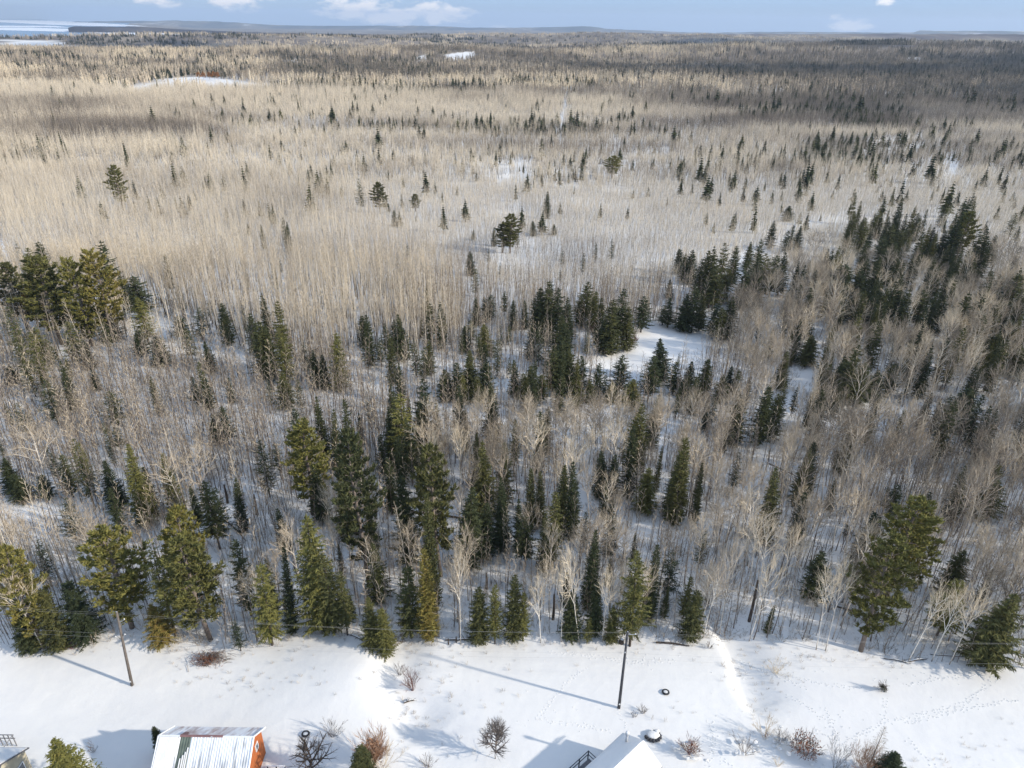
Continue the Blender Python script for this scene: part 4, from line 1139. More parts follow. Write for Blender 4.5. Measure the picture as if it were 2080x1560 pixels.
k = w & (rng.random(len(p)) < .85*gap_share(px, py))
p, z, px, py = p[k], z[k], px[k], py[k]
H = 12*rng.uniform(.75, 1.2, len(p))*(.7+.6*fbm(p[:, 0]/90, p[:, 1]/60, 63)); put('clumpaspen', p, z-.2, H, H/12*rng.uniform(.8, 1.2, len(p)), np.clip(far_tint(px, py, p[:, 0], p[:, 1])+rng.normal(0, .08, len(p)), 0, 1))
p = candidates(2000, 5200, 36, 90); z, px, py, w = prep(p)
k = (w | (py < 74)) & (rng.random(len(p)) < .8) & (lake_mask(p[:, 0], p[:, 1]) < .1)
p, z, px, py = p[k], z[k], px[k], py[k]
H = 10*rng.uniform(.7, 1.2, len(p)); put('clumpaspen', p, z-.5, H, 1.9*rng.uniform(.8, 1.3, len(p)), np.clip(far_tint(px, py, p[:, 0], p[:, 1])+rng.normal(0, .1, len(p)), 0, 1))

# the biggest ones in view become trees of their own, the rest of each kind is one mass
SPEC = {'birch': ('birch_tree', 'birch', 'broad crowned bare tree', 'broad_crowned_wood', 'mass of bare broad crowned trees deeper in the wood', 290),
        'aspen': ('aspen_tree', 'aspen', 'pale pole like bare aspen', 'aspen_wood', 'mass of pale pole like aspens behind the near ones', 290),
        'sapling': ('sapling', 'sapling', 'thin grey bare sapling', 'sapling_thicket', 'thicket of countless thin grey saplings', 290),
        'spruce': ('spruce_tree', 'spruce', 'understorey spruce', 'spruce_understorey', 'further small spruces under the bare trees', 40),
        'open': ('thin_spruce_tree', 'spruce', 'small thin spruce', 'small_spruce_understorey', 'further small thin spruces scattered in the wood', 60),
        'farconifer': ('distant_spruce_tree', 'spruce', 'small dark spruce', 'distant_spruce_wood', 'dark distant spruces dotted and banded over the tan flat', 280)}
for kd, arrs in S_PTS.items():
    A = np.concatenate(arrs); nv = len(KIND[kd]['v'])
    vi = rng.integers(0, nv, len(A)); rz = rng.uniform(0, 6.28, len(A))
    ind = np.zeros(len(A), bool)
    if kd in SPEC:
        nm, cat, words, massn, masslab, lim = SPEC[kd]
        px, py = proj(A[:, 0], A[:, 1], A[:, 2]+A[:, 3]*.6)
        vis = (px > 8) & (px < 2072) & (py > 5) & (py < 1550)
        size = A[:, 3]/np.sqrt(A[:, 0]**2+A[:, 1]**2+CH**2)*vis
        order = np.argsort(-size)[:lim]; ind[order] = size[order] > 0
        for i in np.where(ind)[0]:
            qx, qy = proj(A[i, 0], A[i, 1], A[i, 2])
            zw = zone_words(float(px[i]), float(qy))
            tone = 'pale ' if A[i, 5] < .18 and kd != 'aspen' else 'dusky ' if A[i, 5] > .45 else ''
            if kd in ('spruce', 'open', 'farconifer'): tone = ''
            single(kd, nm, (A[i, 0], A[i, 1], A[i, 2]), A[i, 3], A[i, 4], rz[i], A[i, 5], tone+words+' '+zw, cat, tone+words+'s '+zw, variant=int(vi[i]))
        mass(massn, masslab, [kd], A[~ind, :3], rz[~ind], np.stack([A[~ind, 4], A[~ind, 4], A[~ind, 3]/KIND[kd]['H']], -1), A[~ind, 5], vi[~ind])
    else:
        nm, lab = {'midaspen': ('middle_aspen_wood', 'dense tan aspen wood in the middle distance'), 'faraspen': ('far_aspen_wood', 'tan aspen wood spreading over the far flat'),
                   'clumpaspen': ('horizon_bare_wood', 'brown and grey bare woods towards the horizon'), 'clumpconifer': ('horizon_spruce_wood', 'dark evergreen bands towards the horizon'),
                   'brush': ('undergrowth', 'low bare undergrowth poking from the snow between the trunks')}[kd]
        mass(nm, lab, [kd], A[:, :3], rz, np.stack([A[:, 4], A[:, 4], A[:, 3]/KIND[kd]['H']], -1), A[:, 5], vi)
    print(kd, len(A), int(ind.sum()))
#@@PART3
# ------------------------------------------------------------------ bare trees one can point at
BARE = '''
863 800 925 46 .15|
927 815 930 46 .2|wide fan crowned bare tree at the left end of the bare row in the centre
965 798 925 42 .1|
1002 792 925 46 .15|
1040 796 920 42 .2|
1078 806 930 40 .1|
1128 803 930 40 .2|
1152 798 930 44 .15|
1176 822 945 40 .1|
1208 803 930 40 .2|
1236 793 930 46 .15|
1270 803 940 40 .2|
1298 812 945 38 .1|
1350 808 950 46 .15|
1075 852 1010 64 .05|large pale birch spreading in front of the bare row in the centre
935 870 1035 44 .1|
890 852 970 62 .2|
862 862 985 60 .25|
1210 935 1080 46 .2|
1085 1018 1150 52 .2|
1120 1062 1185 62 .25|
740 1095 1222 84 .15|bare tree with a wide open crown by itself below the largest green pine
1405 788 920 54 .15|
1430 798 930 48 .2|
1497 783 900 64 .15|
1520 790 910 50 .25|
1700 815 960 66 .2|
1790 828 980 62 .1|
1745 850 1000 60 .2|
1820 890 1010 56 .15|
1612 1058 1200 60 .05|
1575 1062 1245 76 .08|pale birch with a broad ragged crown in the right foreground
1730 968 1120 52 .15|
1655 1000 1140 46 .25|
1970 960 1110 60 .2|
2040 900 1040 60 .2|
1642 612 700 54 .1|
1702 600 690 50 .15|
1600 640 720 56 .1|
1752 660 760 54 .2|
2000 640 740 50 .15|
1960 600 690 50 .15|
1870 700 800 56 .15|
1930 830 950 60 .1|
930 1110 1308 50 .08|
1105 1165 1306 50 .05|
1150 1155 1304 46 .05|white birch forking low at the edge of the field, left of the right pole
1192 1105 1304 54 .02|white birch with a crooked leaning trunk at the field edge left of the right pole
1240 1145 1304 44 .02|straight white birch just left of the right utility pole
1272 1135 1300 44 .1|
1455 1150 1294 46 .02|white birch leaning out beside the gully corner on the right
1500 1095 1290 50 .08|
1562 1125 1302 56 .05|twin stemmed white birch above the right hand gully
1708 1150 1320 54 .02|left one of two white birches leaning right at the field's edge
1728 1150 1322 54 .05|right one of two white birches leaning right at the field's edge
1905 1185 1345 52 .05|
1950 1195 1342 56 .05|
1995 1190 1350 50 .12|
60 862 1000 70 .1|whitish dead looking birch at the left edge of the sapling slope
112 890 985 34 .0|broken pale birch snag in the left foreground
345 925 1045 56 .05|leaning white birch in front of the brown topped fir
575 1080 1200 60 .1|
500 1155 1255 50 .02|
20 1150 1318 60 .2|
'''
BK = []
for ln in BARE.strip().split('\n'):
    a, lab = ln.split('|'); xt, yt, yb, wpx, tint = map(float, a.split()); tint += random.uniform(.08, .42) if yb < 1280 else random.uniform(0, .1)
    x, y, z, H = upright(xt, yt, yb)
    dist = math.sqrt(x*x+y*y+(CH-H/2)**2); R = wpx/2/F*dist
    if not lab:
        zw = zone_words(xt, yb); lab = 'large fan crowned bare tree '+zw; gr = 'large fan crowned trees '+zw
    else: gr = None
    if 'snag' in lab: single('aspen', 'birch_tree', (x, y, z-.1), H, .8, 0, tint, lab, 'birch', gr)
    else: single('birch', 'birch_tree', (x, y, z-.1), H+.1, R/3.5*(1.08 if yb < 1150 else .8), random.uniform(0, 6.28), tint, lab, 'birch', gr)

# ------------------------------------------------------------------ shrubs and small trees in the snow
def flatmat(name, stops, sc=2.0):
    m, nt, b = newmat(name, .9, .15); nt.links.new(ramp(nt, noise(nt, sc, 4), stops), b.inputs['Base Color']); return m
M_ORANGE = flatmat('orange_twigs', [(.35, (.33, .17, .09)), (.6, (.44, .27, .17)), (.75, (.42, .34, .28))], .8)
M_GREYTW = flatmat('grey_twigs', [(.35, (.14, .115, .10)), (.65, (.27, .23, .20))])
M_REDTW = flatmat('red_twigs', [(.35, (.16, .07, .055)), (.65, (.30, .19, .16))])
M_RUST = flatmat('rusty_leaves', [(.3, (.12, .05, .03)), (.7, (.30, .13, .07))])
M_OAK = flatmat('oak_leaves', [(.3, (.30, .13, .04)), (.7, (.50, .25, .09))], .5)
def shrub_thing(px, py, H, name, label, cat, mat, seed, stems=10, spread=.6, kids=(5, 4), tw=.03, lv=2, extra=None, wide=1.0, r=.02):
    x, y, z = G(px, py); c = shrub(seed, H, stems, spread, kids, tw, r, lv)
    o = empty(name, (x, y, z)); o.scale = (wide, wide, 1)
    c.build('twigs', mat, o)
    if extra: extra(o, H)
    tag(o, label, cat); return o
def leaves(mat, n, rad, zc, sz=.14, flat=1.0):
    def f(o, H):
        mb = MB()
        for i in range(n):
            v = rv(1).normalized()*rad*random.random()**.4; v.z = v.z*flat+zc
            if v.z < .05: v.z = random.uniform(.05, .4)
            sliver(mb, v, rv(1).normalized()*sz*random.uniform(.7, 1.6), sz*.8)
        mb.build('leaves', mat, o)
    return f
def snowcaps(n, rad, zc, sz=.3):
    def f(o, H):
        mb = MB()
        for i in range(n):
            c = Vector((random.gauss(0, rad), random.gauss(0, rad), zc*random.random()))
            lump(mb, c, (sz*random.uniform(.5, 1.3), sz*random.uniform(.5, 1.3), sz*.35), 6, 3)
        mb.build('snow_clumps', M_SNOW, o)
    return f
def lump(mb, c, s, nu=8, nv=4, jit=.18):
    v = []
    for j in range(nv+1):
        ph = math.pi*j/nv-math.pi/2
        for i in range(nu):
            a = 2*math.pi*i/nu; k = 1+random.uniform(-jit, jit)
            v.append((c[0]+s[0]*math.cos(a)*math.cos(ph)*k, c[1]+s[1]*math.sin(a)*math.cos(ph)*k, c[2]+s[2]*math.sin(ph)))
    mb.add(v, [(j*nu+i, j*nu+(i+1) % nu, (j+1)*nu+(i+1) % nu, (j+1)*nu+i) for j in range(nv) for i in range(nu)])
def both(*fs):
    def f(o, H):
        for q in fs: q(o, H)
    return f
shrub_thing(190, 1528, 1.6, 'shrub', 'small vase shaped leafless shrub alone in the blue shade left of the red shed', 'shrub', M_GREYTW, 501, 7, .55, (4, 3), .022)
shrub_thing(676, 1496, 2.3, 'shrub', 'grey leafless shrub clump right of the upper left tyre', 'shrub', M_GREYTW, 502, 14, .8, (4, 4), .025)
shrub_thing(758, 1558, 4.6, 'willow_shrub', 'tall orange twigged willow between the two bare yard trees', 'shrub', M_ORANGE, 503, 30, .42, (8, 6), .036, 2, leaves(M_ORANGE, 320, .9, 2.6, .2, 1.3))
shrub_thing(775, 1566, 4.2, 'willow_shrub', 'pale leafless willow spreading right of the orange one', 'shrub', M_TWIG, 504, 12, .75, (5, 5), .028)
shrub_thing(838, 1402, 3.0, 'shrub', 'tall brown shrub filling the upper gully', 'shrub', M_REDTW, 505, 16, .5, (6, 4), .026)
shrub_thing(812, 1372, 1.8, 'shrub', 'low grey shrub on the west bank of the gully', 'shrub', M_GREYTW, 506, 10, .7, (4, 3), .022)
shrub_thing(868, 1558, 1.7, 'shrub', 'low faded shrub right of the pale willow at the bottom edge', 'shrub', M_GREYTW, 507, 12, .8, (4, 3), .022)
shrub_thing(1306, 1448, 1.0, 'shrub', 'small round tuft of brown twigs right of the right pole\'s foot', 'shrub', M_GREYTW, 508, 14, .9, (4, 3), .02)
shrub_thing(1288, 1456, .7, 'shrub', 'tiny grey tuft between the right pole and the round brown tuft', 'shrub', M_GREYTW, 509, 9, .9, (4, 3), .018)
shrub_thing(1574, 1368, 2.2, 'shrub', 'sprawling yellowish bare bush in the snow just below the right gully head', 'shrub', M_TWIG, 510, 12, 1.1, (4, 3), .03)
shrub_thing(1402, 1532, 2.2, 'shrub', 'dark red snow laden bush right of the white roofed house', 'shrub', M_REDTW, 511, 22, .9, (5, 4), .026, 2, both(leaves(M_RUST, 160, .6, 1.2, .12), snowcaps(12, .8, .7, .32)))
shrub_thing(1512, 1532, 2.8, 'shrub', 'snow dusted grey bush left of the rusty bushes', 'shrub', M_GREYTW, 512, 12, .8, (5, 3), .026, 2, snowcaps(10, .8, .9, .25))
shrub_thing(1553, 1500, 3.2, 'shrub', 'slender pale bare bush standing behind the rusty bush', 'shrub', M_TWIG, 513, 10, .55, (5, 4), .026, 2, leaves(M_RUST, 60, .3, .6, .1))
shrub_thing(1585, 1508, 1.9, 'shrub', 'blue grey frosted bush left of the rusty bush', 'shrub', M_GREYTW, 514, 16, .8, (5, 3), .024, 2, snowcaps(14, .7, .8, .25))
shrub_thing(1630, 1532, 2.7, 'rusty_bush', 'widest bush in the snow with rust brown leaves and bare centre', 'bush', M_GREYTW, 515, 22, 1.1, (6, 4), .03, 2, both(leaves(M_RUST, 520, 1.6, 1.4, .15, .7), snowcaps(6, 1.2, .5, .2)))
shrub_thing(1580, 1556, 1.1, 'shrub', 'small grass like tuft under the widest rusty bush', 'shrub', M_TWIG, 516, 10, .6, (3, 3), .02)
shrub_thing(1695, 1562, 3.4, 'shrub', 'dark stemmed bare bush at the bottom edge left of the orange willow', 'shrub', M_GREYTW, 517, 9, .8, (5, 4), .026)
shrub_thing(1745, 1572, 4.2, 'willow_shrub', 'orange willow at the bottom edge left of the tamarack', 'shrub', M_ORANGE, 518, 18, .45, (6, 4), .032)
shrub_thing(1775, 1574, 2.6, 'willow_shrub', 'low orange willow at the foot of the tamarack', 'shrub', M_ORANGE, 519, 12, .6, (5, 4), .03)
shrub_thing(100, 1312, .9, 'shrub', 'low red brown bush at the wood edge by the left corner', 'shrub', M_REDTW, 520, 14, 1.1, (4, 3), .03)
shrub_thing(150, 1316, 1.1, 'shrub', 'red brown brambles under the neat dark fir', 'shrub', M_REDTW, 521, 18, 1.3, (4, 3), .03)
shrub_thing(1440, 1316, .9, 'shrub', 'small bare bush on the snow rim before the gully corner', 'shrub', M_GREYTW, 522, 9, .8, (4, 3), .025)
shrub_thing(1285, 700, 2.6, 'shrub', 'brown brush at the left rim of the snowy clearing', 'shrub', M_REDTW, 523, 24, 1.0, (5, 4), .05)
shrub_thing(1240, 705, 4.2, 'shrub', 'reddish bare thicket behind the rim of the clearing', 'shrub', M_REDTW, 524, 24, .6, (5, 4), .05)
shrub_thing(1208, 690, 4.4, 'shrub', 'reddish bare thicket left of the clearing below the spruces', 'shrub', M_REDTW, 525, 22, .5, (5, 4), .05)

def bare_small(px, py, H, wide, label, seed, mat, name='bare_tree', kw=None):
    x, y, z = G(px, py)
    tr, cr = bare_fan(seed, H*1.0, **(kw or dict(stemf=.22, limbs=14, spread=1.2, width=1.15, kids=(8, 7), twigw=.026)))
    o = empty(name, (x, y, z-.05)); o.scale = (wide, wide, 1)
    tr.build('trunk', mat, o, True); cr.build('crown', mat, o); tag(o, label, 'tree')
bare_small(1008, 1538, 5.0, .9, 'round headed bare tree standing alone in the middle of the snow field', 601, M_GREYTW, kw=dict(stemf=.16, limbs=24, spread=1.25, width=1.15, kids=(8, 8), twigw=.026))
bare_small(636, 1575, 5.2, 1.15, 'dark open branched bare apple tree right of the red shed', 602, M_BARK, 'apple_tree')
def evg(kind, px, py, H, R, tint, name, label, cat, variant=0):
    x, y, z = G(px, py); natR = {'spruce': 2.55, 'fir': 2.0, 'cedar': 1.75, 'tamarack': 1.6}[kind]
    return single(kind, name, (x, y, z-.1), H, R/natR, 1.0, tint, label, cat, variant=variant)
# tips above the snow: heights from tip row and foot row
def evg_tip(kind, xt, yt, yb, R, tint, name, label, cat, variant=0):
    x, y, z, H = upright(xt, yt, yb); natR = {'spruce': 2.55, 'fir': 2.0, 'cedar': 1.75, 'tamarack': 1.6}[kind]
    return single(kind, name, (x, y, z-.1), H+.1, R/natR, 1.0, tint, label, cat, variant=variant)
evg_tip('cedar', 316, 1477, 1528, .75, .3, 'cedar_tree', 'small dark cedar against the left end of the red shed', 'cedar')
evg_tip('spruce', 108, 1500, 1640, 2.4, .62, 'spruce_tree', 'bushy olive spruce at the bottom edge between the cream house and the red shed', 'spruce', 2)
evg_tip('cedar', 731, 1516, 1600, 1.5, .5, 'cedar_tree', 'dark tufted evergreen in front of the orange willow', 'cedar', 1)
evg_tip('tamarack', 1796, 1475, 1568, 1.5, .75, 'tamarack_tree', 'leafless brown tamarack with a straight trunk at the bottom right', 'tamarack')
evg_tip('fir', 1824, 1526, 1590, 1.5, .15, 'fir_tree', 'dark little fir at the bottom edge right of the tamarack', 'fir', 1)
o = shrub_thing(1800, 1402, 2.0, 'bent_evergreen', 'little dark evergreen bush bent over in the snow of the right field', 'bush', M_GREYTW, 530, 9, .3, (5, 4), .03)
mb = MB(); random.seed(31)
for i in range(260):
    v = Vector((random.gauss(0, .14), random.gauss(0, .14), random.uniform(.1, 1.15))); sliver(mb, v, rv(1).normalized()*.16+Vector((0, 0, .1)), .06)
q = mb.build('needles', M_NEEDLE, o); q['tint'] = .12; o.rotation_euler = (.15, -.7, 0)
evg_tip('open', 1190, 1240, 1306, 1.2, .6, 'young_spruce_tree', 'thin young spruce between the white birches left of the right pole', 'spruce') if False else None

# brush pile
x, y, z = G(428, 1342); o = empty('brush_pile', (x, y, z)); tag(o, 'tangled pile of rusty brown branches at the wood edge on the left', 'brush pile')
mb = MB(); random.seed(77)
for i in range(130):
    a = random.uniform(0, 6.28); c = Vector((random.gauss(0, 1.0), random.gauss(0, .5), random.uniform(.0, .8)))
    d = Vector((math.cos(a), math.sin(a)*.7, random.uniform(-.1, .6)))*random.uniform(.6, 1.6)
    mb.tube([c-d*.5, c+d*.1+rv(.06), c+d*.5], [.035, .025, .01], 3, False)
mb.build('branches', M_GREYTW, o)
mb = MB()
for i in range(700):
    c = Vector((random.gauss(-.2, .8), random.gauss(-.1, .45), random.uniform(.0, .75))); sliver(mb, c, rv(1).normalized()*random.uniform(.15, .45), .05)
mb.build('dead_needles', M_RUST, o)

# ------------------------------------------------------------------ fallen logs and stumps
def fallen(pa, pb, r, label, snow=True, mat=None, lift=0.15):
    a = G(*pa); b_ = G(*pb)
    o = empty('fallen_log', (a[0], a[1], a[2])); A = Vector((0, 0, lift*.6)); B = Vector((b_[0]-a[0], b_[1]-a[1], b_[2]-a[2]+lift))
    mb = MB(); mid = A.lerp(B, .5)+Vector((.1, .12, .02)); mb.tube([A, mid, B], [r, r*.8, r*.5], 6)
    for i in range(5):
        q = A.lerp(B, random.uniform(.3, .95)); mb.tube([q, q+Vector((random.uniform(-.6, .6), random.uniform(-.6, .6), random.uniform(.2, .9)))], [r*.3, .012], 3, False)
    mb.build('log', mat or M_BARK, o)
    if snow:
        m2 = MB(); m2.tube([A+Vector((0, 0, r*.75)), mid+Vector((0, 0, r*.7)), B+Vector((0, 0, r*.4))], [r*.62, r*.6, r*.3], 5); m2.build('snow_cap', M_SNOW, o, True)
    tag(o, label, 'log')
fallen((738, 1302), (700, 1288), .12, 'short snowy log right of the brown gold spruce at the wood edge')
fallen((905, 1300), (990, 1302), .16, 'snow topped log lying along the field edge right of the gully')
fallen((960, 1294), (925, 1303), .10, 'thin log crossing the snow topped one right of the gully')
fallen((1332, 1306), (1400, 1314), .13, 'dark bare log on the snow rim right of the right pole', False)
fallen((1700, 1232), (1790, 1262), .2, 'long grey log fallen in the snow beneath the great right pine')
fallen((1838, 1346), (1882, 1340), .13, 'pale log in the snow right of the great pine\'s foot')
fallen((1795, 1338), (1850, 1350), .09, 'thin pole lying at the foot of the great pine')
fallen((835, 1040), (1010, 1066), .2, 'long dark log lying across the snow gap in the dark grove', False)
fallen((200, 1180), (260, 1205), .13, 'log lying in the snow behind the neat dark fir')
fallen((1890, 1330), (2060, 1346), .08, 'long pale pole lying along the wood edge at the right')
fallen((1560, 950), (1620, 985), .16, 'bent dead trunk arching in the right snow corridor', True, None, 1.4)
fallen((455, 1055), (500, 1100), .12, 'fallen thin trunk on the snow slope left of the dark grove', False)
fallen((820, 1428), (842, 1424), .14, 'short snowy log jammed in the lower gully')
fallen((1170, 1290), (1200, 1283), .13, 'log with snow at the foot of the crooked white birch')
x, y, z = G(1262, 1306); o = empty('stump', (x, y, z)); mb = MB(); mb.tube([(0, 0, -.1), (0, 0, .4), (.05, 0, .65)], [.34, .28, .24], 8); mb.build('wood', M_BARK, o)
mb = MB(); lump(mb, (.03, 0, .68), (.27, .27, .09)); mb.build('snow_cap', M_SNOW, o, True); tag(o, 'dark stump with snow at the wood edge just left of the right pole', 'stump')
for i, (px, py) in enumerate([(911, 1309), (927, 1305)]):
    x, y, z = G(px, py); mb = MB(); mb.tube([(0, 0, -.2), (0, 0, .9)], .08, 6); o = mb.build('fence_post', M_BARK); o.location = (x, y, z)
    tag(o, ['short dark post standing left at the field edge by the gully', 'short dark post standing right at the field edge by the gully'][i], 'post')
# dead standing stubs in the front wood
for i, (xt, yt, yb, lab) in enumerate([(988, 1165, 1196, 'black broken stub in the thicket right of the bright cedar, leftmost of the stubs'), (1126, 1208, 1258, 'tall black stub among the white birches'), (455, 985, 1022, 'leaning black stub on the left snow slope'),
                               (515, 1005, 1045, 'bare black pole trunk on the left snow slope'), (1540, 1180, 1262, 'dark dead trunk beside the right gully head')]):
    x, y, z, H = upright(xt, yt, yb); mb = MB(); mb.tube([(0, 0, -.1), (.05, 0, H*.5), (.0, .05, H)], [.2, .17, .12], 6)
    for k in range(3): mb.tube([(0, 0, H*(.4+.15*k)), (random.uniform(-.5, .5), random.uniform(-.5, .5), H*(.5+.15*k))], [.04, .01], 3, False)
    o = mb.build('dead_trunk', M_BARK); o.location = (x, y, z); tag(o, lab, 'dead tree')

# ------------------------------------------------------------------ utility poles and wires
M_POLE = simple('weathered_pole', (.16, .135, .115), var=.3, scale=3); M_POLE2 = simple('tarred_pole', (.075, .075, .08), var=.3, scale=3)
M_WIRE = simple('wire', (.42, .40, .36), .5, .4, .05); M_PORC = simple('porcelain', (.7, .7, .68), .3, .5, .05); M_STEEL = simple('galvanised', (.45, .45, .45), .45, .5, .1)
def pole(base, tip, Ht, r, mat, label, braces):
    x, y, z = G(*base); r_ = ray(*tip); t = (z+Ht-CH)/r_[2]; tx, ty = r_[0]*t, r_[1]*t
    o = empty('utility_pole', (x, y, z)); top = Vector((tx-x, ty-y, Ht))
    mb = MB(); mb.tube([Vector((0, 0, -.3)), top*.5, top], [r, r*.82, r*.66], 10); mb.build('shaft', mat, o, True)
    for (s, dx, dz) in braces:
        c = top*s; mb = MB(); e = c+Vector((dx, -.1, dz)); mb.tube([c, e], [.035, .03], 5); mb.tube([c+Vector((0, 0, .25)), c.lerp(e, .5)], [.02, .02], 4); mb.build('bracket', M_STEEL, o)
        mb = MB(); mb.tube([e, e+Vector((0, 0, .09)), e+Vector((0, 0, .18))], [.05, .065, .03], 7); mb.build('insulator', M_PORC, o, True)
    c = top*.07; mb = MB(); mb.box((c.x, c.y-r*1.0, c.z), (.16, .03, .2)); mb.build('number_plate', M_PORC, o)
    mb = MB(); c = top*.992; mb.tube([c, c+Vector((0, 0, .14))], [r*.5, .04], 8); mb.build('pole_cap', M_STEEL, o)
    tag(o, label, 'utility pole'); return Vector((x, y, z)), top
PL, tl = pole((268, 1392), (237, 1243), 10.6, .17, M_POLE, 'leaning wooden utility pole in the snow on the left', [(.86, .75, .55), (.72, -.6, -.45), (.66, .5, .55)])
PR, trr = pole((1257, 1438), (1275, 1283), 11.2, .17, M_POLE2, 'dark wooden utility pole in the snow right of the middle', [(.965, .8, .1), (.70, .25, -.35), (.74, -.05, .05)])
sp = PR+trr-PL-tl
def wire(h1, h2, lab, off=Vector((0, 0, 0)), r=.016):
    a = PL+tl*h1+off; b_ = PR+trr*h2+off; mb = MB()
    for (p, q) in ((a-sp*1.0+Vector((0, 3, 0)), a), (a, b_), (b_, b_+sp*1.0+Vector((0, 1.5, 0)))):
        L = (q-p).length; pts = []
        for i in range(25):
            u = i/24; c = p.lerp(q, u); c.z -= 4*u*(1-u)*L*L*.00028; pts.append(c)
        mb.tube(pts, r, 4, False)
    o = mb.build('power_line', M_WIRE); tag(o, lab, 'wire', None)
wire(.985, .985, 'topmost wire strung from the pole tips across the wood edge', r=.0055)
wire(.93, .97, 'second wire from the top, on the stand off brackets of both poles', Vector((.7, -.1, .4)), r=.0055)
wire(.71, .74, 'upper one of the two low wires clamped to the pole shafts', r=.006)
wire(.665, .68, 'lowest wire strung between the two poles', Vector((.2, -.1, 0)), r=.006)

# ------------------------------------------------------------------ tyres, stone ring
M_RUB = simple('rubber', (.03, .03, .032), .7, .3, .3)
def tyre(px, py, R, tilt, label):
    x, y, z = G(px, py); o = empty('tyre', (x, y, z+.12), .4); o.rotation_euler = (tilt, .1, .5)
    mb = MB(); n = 28; k = 8; v = []
    for i in range(n):
        a = 6.2832*i/n
        for j in range(k):
            b = 6.2832*j/k; rr = R-.085+.085*math.cos(b)*(1+.08*(i % 2)); v.append((rr*math.cos(a), rr*math.sin(a), .105*math.sin(b)))
    mb.add(v, [(i*k+j, ((i+1) % n)*k+j, ((i+1) % n)*k+(j+1) % k, i*k+(j+1) % k) for i in range(n) for j in range(k)]); mb.build('rubber_ring', M_RUB, o, True)
    mb = MB(); lump(mb, (0, 0, -.02), (R*.72, R*.72, .10), 14, 5, .05); mb.build('snow_fill', M_SNOW, o, True); tag(o, label, 'tyre')
tyre(1352, 1407, .42, -.1, 'old tyre filled with snow right of the right pole')
tyre(621, 1492, .42, -.15, 'old tyre in the snow between the red shed and the grey shrub')
x, y, z = G(1326, 1497); o = empty('stone_ring', (x, y, z)); o.scale = (.8, .8, .75); tag(o, 'snow capped round heap of dark stones behind the white roofed house', 'stone heap'); random.seed(5)
M_STONE = simple('dark_stone', (.06, .06, .065), .85, .2, .5, 4)
for i in range(11):
    a = -2.9+i*.42; mb = MB(); lump(mb, (.85*math.cos(a)*1.1, .7*math.sin(a), .22), (random.uniform(.17, .26), random.uniform(.17, .26), random.uniform(.2, .34)), 8, 5, .2); mb.build('stone', M_STONE, o)
mb = MB(); lump(mb, (.05, .1, .38), (.85, .62, .22), 16, 6, .1); lump(mb, (.6, .5, .5), (.35, .3, .2), 10, 5, .1); mb.build('snow_cap', M_SNOW, o, True)

# ------------------------------------------------------------------ buildings
def metal(name, c): return simple(name, c, .5, .5, .12, 1.2)
M_ORW = simple('orange_siding', (.42, .125, .04), .8, .2, .12, 1.5); M_WHITE = simple('white_trim', (.78, .78, .76), .6, .3, .05)
M_GREEN = simple('green_steel', (.11, .135, .105), .5, .4, .25, 2); M_REDROOF = simple('red_steel', (.22, .12, .11), .55, .4, .3, 2)
M_CREAM = simple('cream_siding', (.46, .41, .30), .8, .2, .12, .8); M_GREYWOOD = simple('grey_deck_wood', (.20, .20, .21), .8, .2, .25, 5)
M_DARKW = simple('dark_rail', (.045, .05, .06), .7, .3, .2); M_GLASS = simple('window_glass', (.05, .07, .09), .12, .6, .1); M_DRIP = simple('eave_metal', (.10, .10, .11), .5, .4, .1)
def corrug_mat(name, bare, lo, hi):
    """thin snow over ribbed steel: ribs shine through where the snow has slid off"""
    m, nt, b = newmat(name, .65, .3); t = nt.nodes.new('ShaderNodeTexCoord')
    mp = nt.nodes.new('ShaderNodeMapping'); mp.inputs['Scale'].default_value = (1.6, .35, .35); nt.links.new(t.outputs['Object'], mp.inputs[0])
    n = nt.nodes.new('ShaderNodeTexNoise'); n.inputs['Scale'].default_value = 1.1; n.inputs['Detail'].default_value = 5; nt.links.new(mp.outputs[0], n.inputs['Vector'])
    k = ramp(nt, n.outputs[0], [(lo, bare), (hi, (.80, .81, .82))]); nt.links.new(k, b.inputs['Base Color']); return m
# -- red shed
SX, SY = -28.2, 44.05; o = empty('red_shed', (SX, SY, 0)); tag(o, 'rust orange shed with a snow streaked ribbed roof at the bottom left', 'shed')
RZ, FE, NE, hx = 5.1, (2.35, 3.15), (-3.4, 2.55), 4.15
mb = MB(); mb.box((0, (FE[0]+NE[0])/2-.0, 1.25), (2*hx, FE[0]-NE[0]-.5, 2.9)); mb.build('walls', M_ORW, o)
for s in (-1, 1):
    mb = MB(); X0, X1 = s*(hx-.08), s*(hx+.03)
    pts = [(NE[0]+.25, 2.6), (FE[0]-.25, 2.6), (FE[0]-.25, 3.1), (0, RZ-.12), (NE[0]+.25, 2.65)]
    v = [(X0, p[0], p[1]) for p in pts]+[(X1, p[0], p[1]) for p in pts]; mb.add(v, [tuple(range(5)), tuple(reversed(range(5, 10)))]+[(i, (i+1) % 5, (i+1) % 5+5, i+5) for i in range(5)]); mb.build('gable', M_ORW, o)
for k in range(17):       # vertical boards of the sunny gable
    yy = NE[0]+.35+k*.31; top = RZ-.25-(abs(yy)*(RZ-3.1)/FE[0] if yy > 0 else abs(yy)*(RZ-2.6)/abs(NE[0]))
    mb = MB(); mb.box((hx+.045, yy, top/2), (.03, .29, top)); mb.build('board', M_ORW, o)
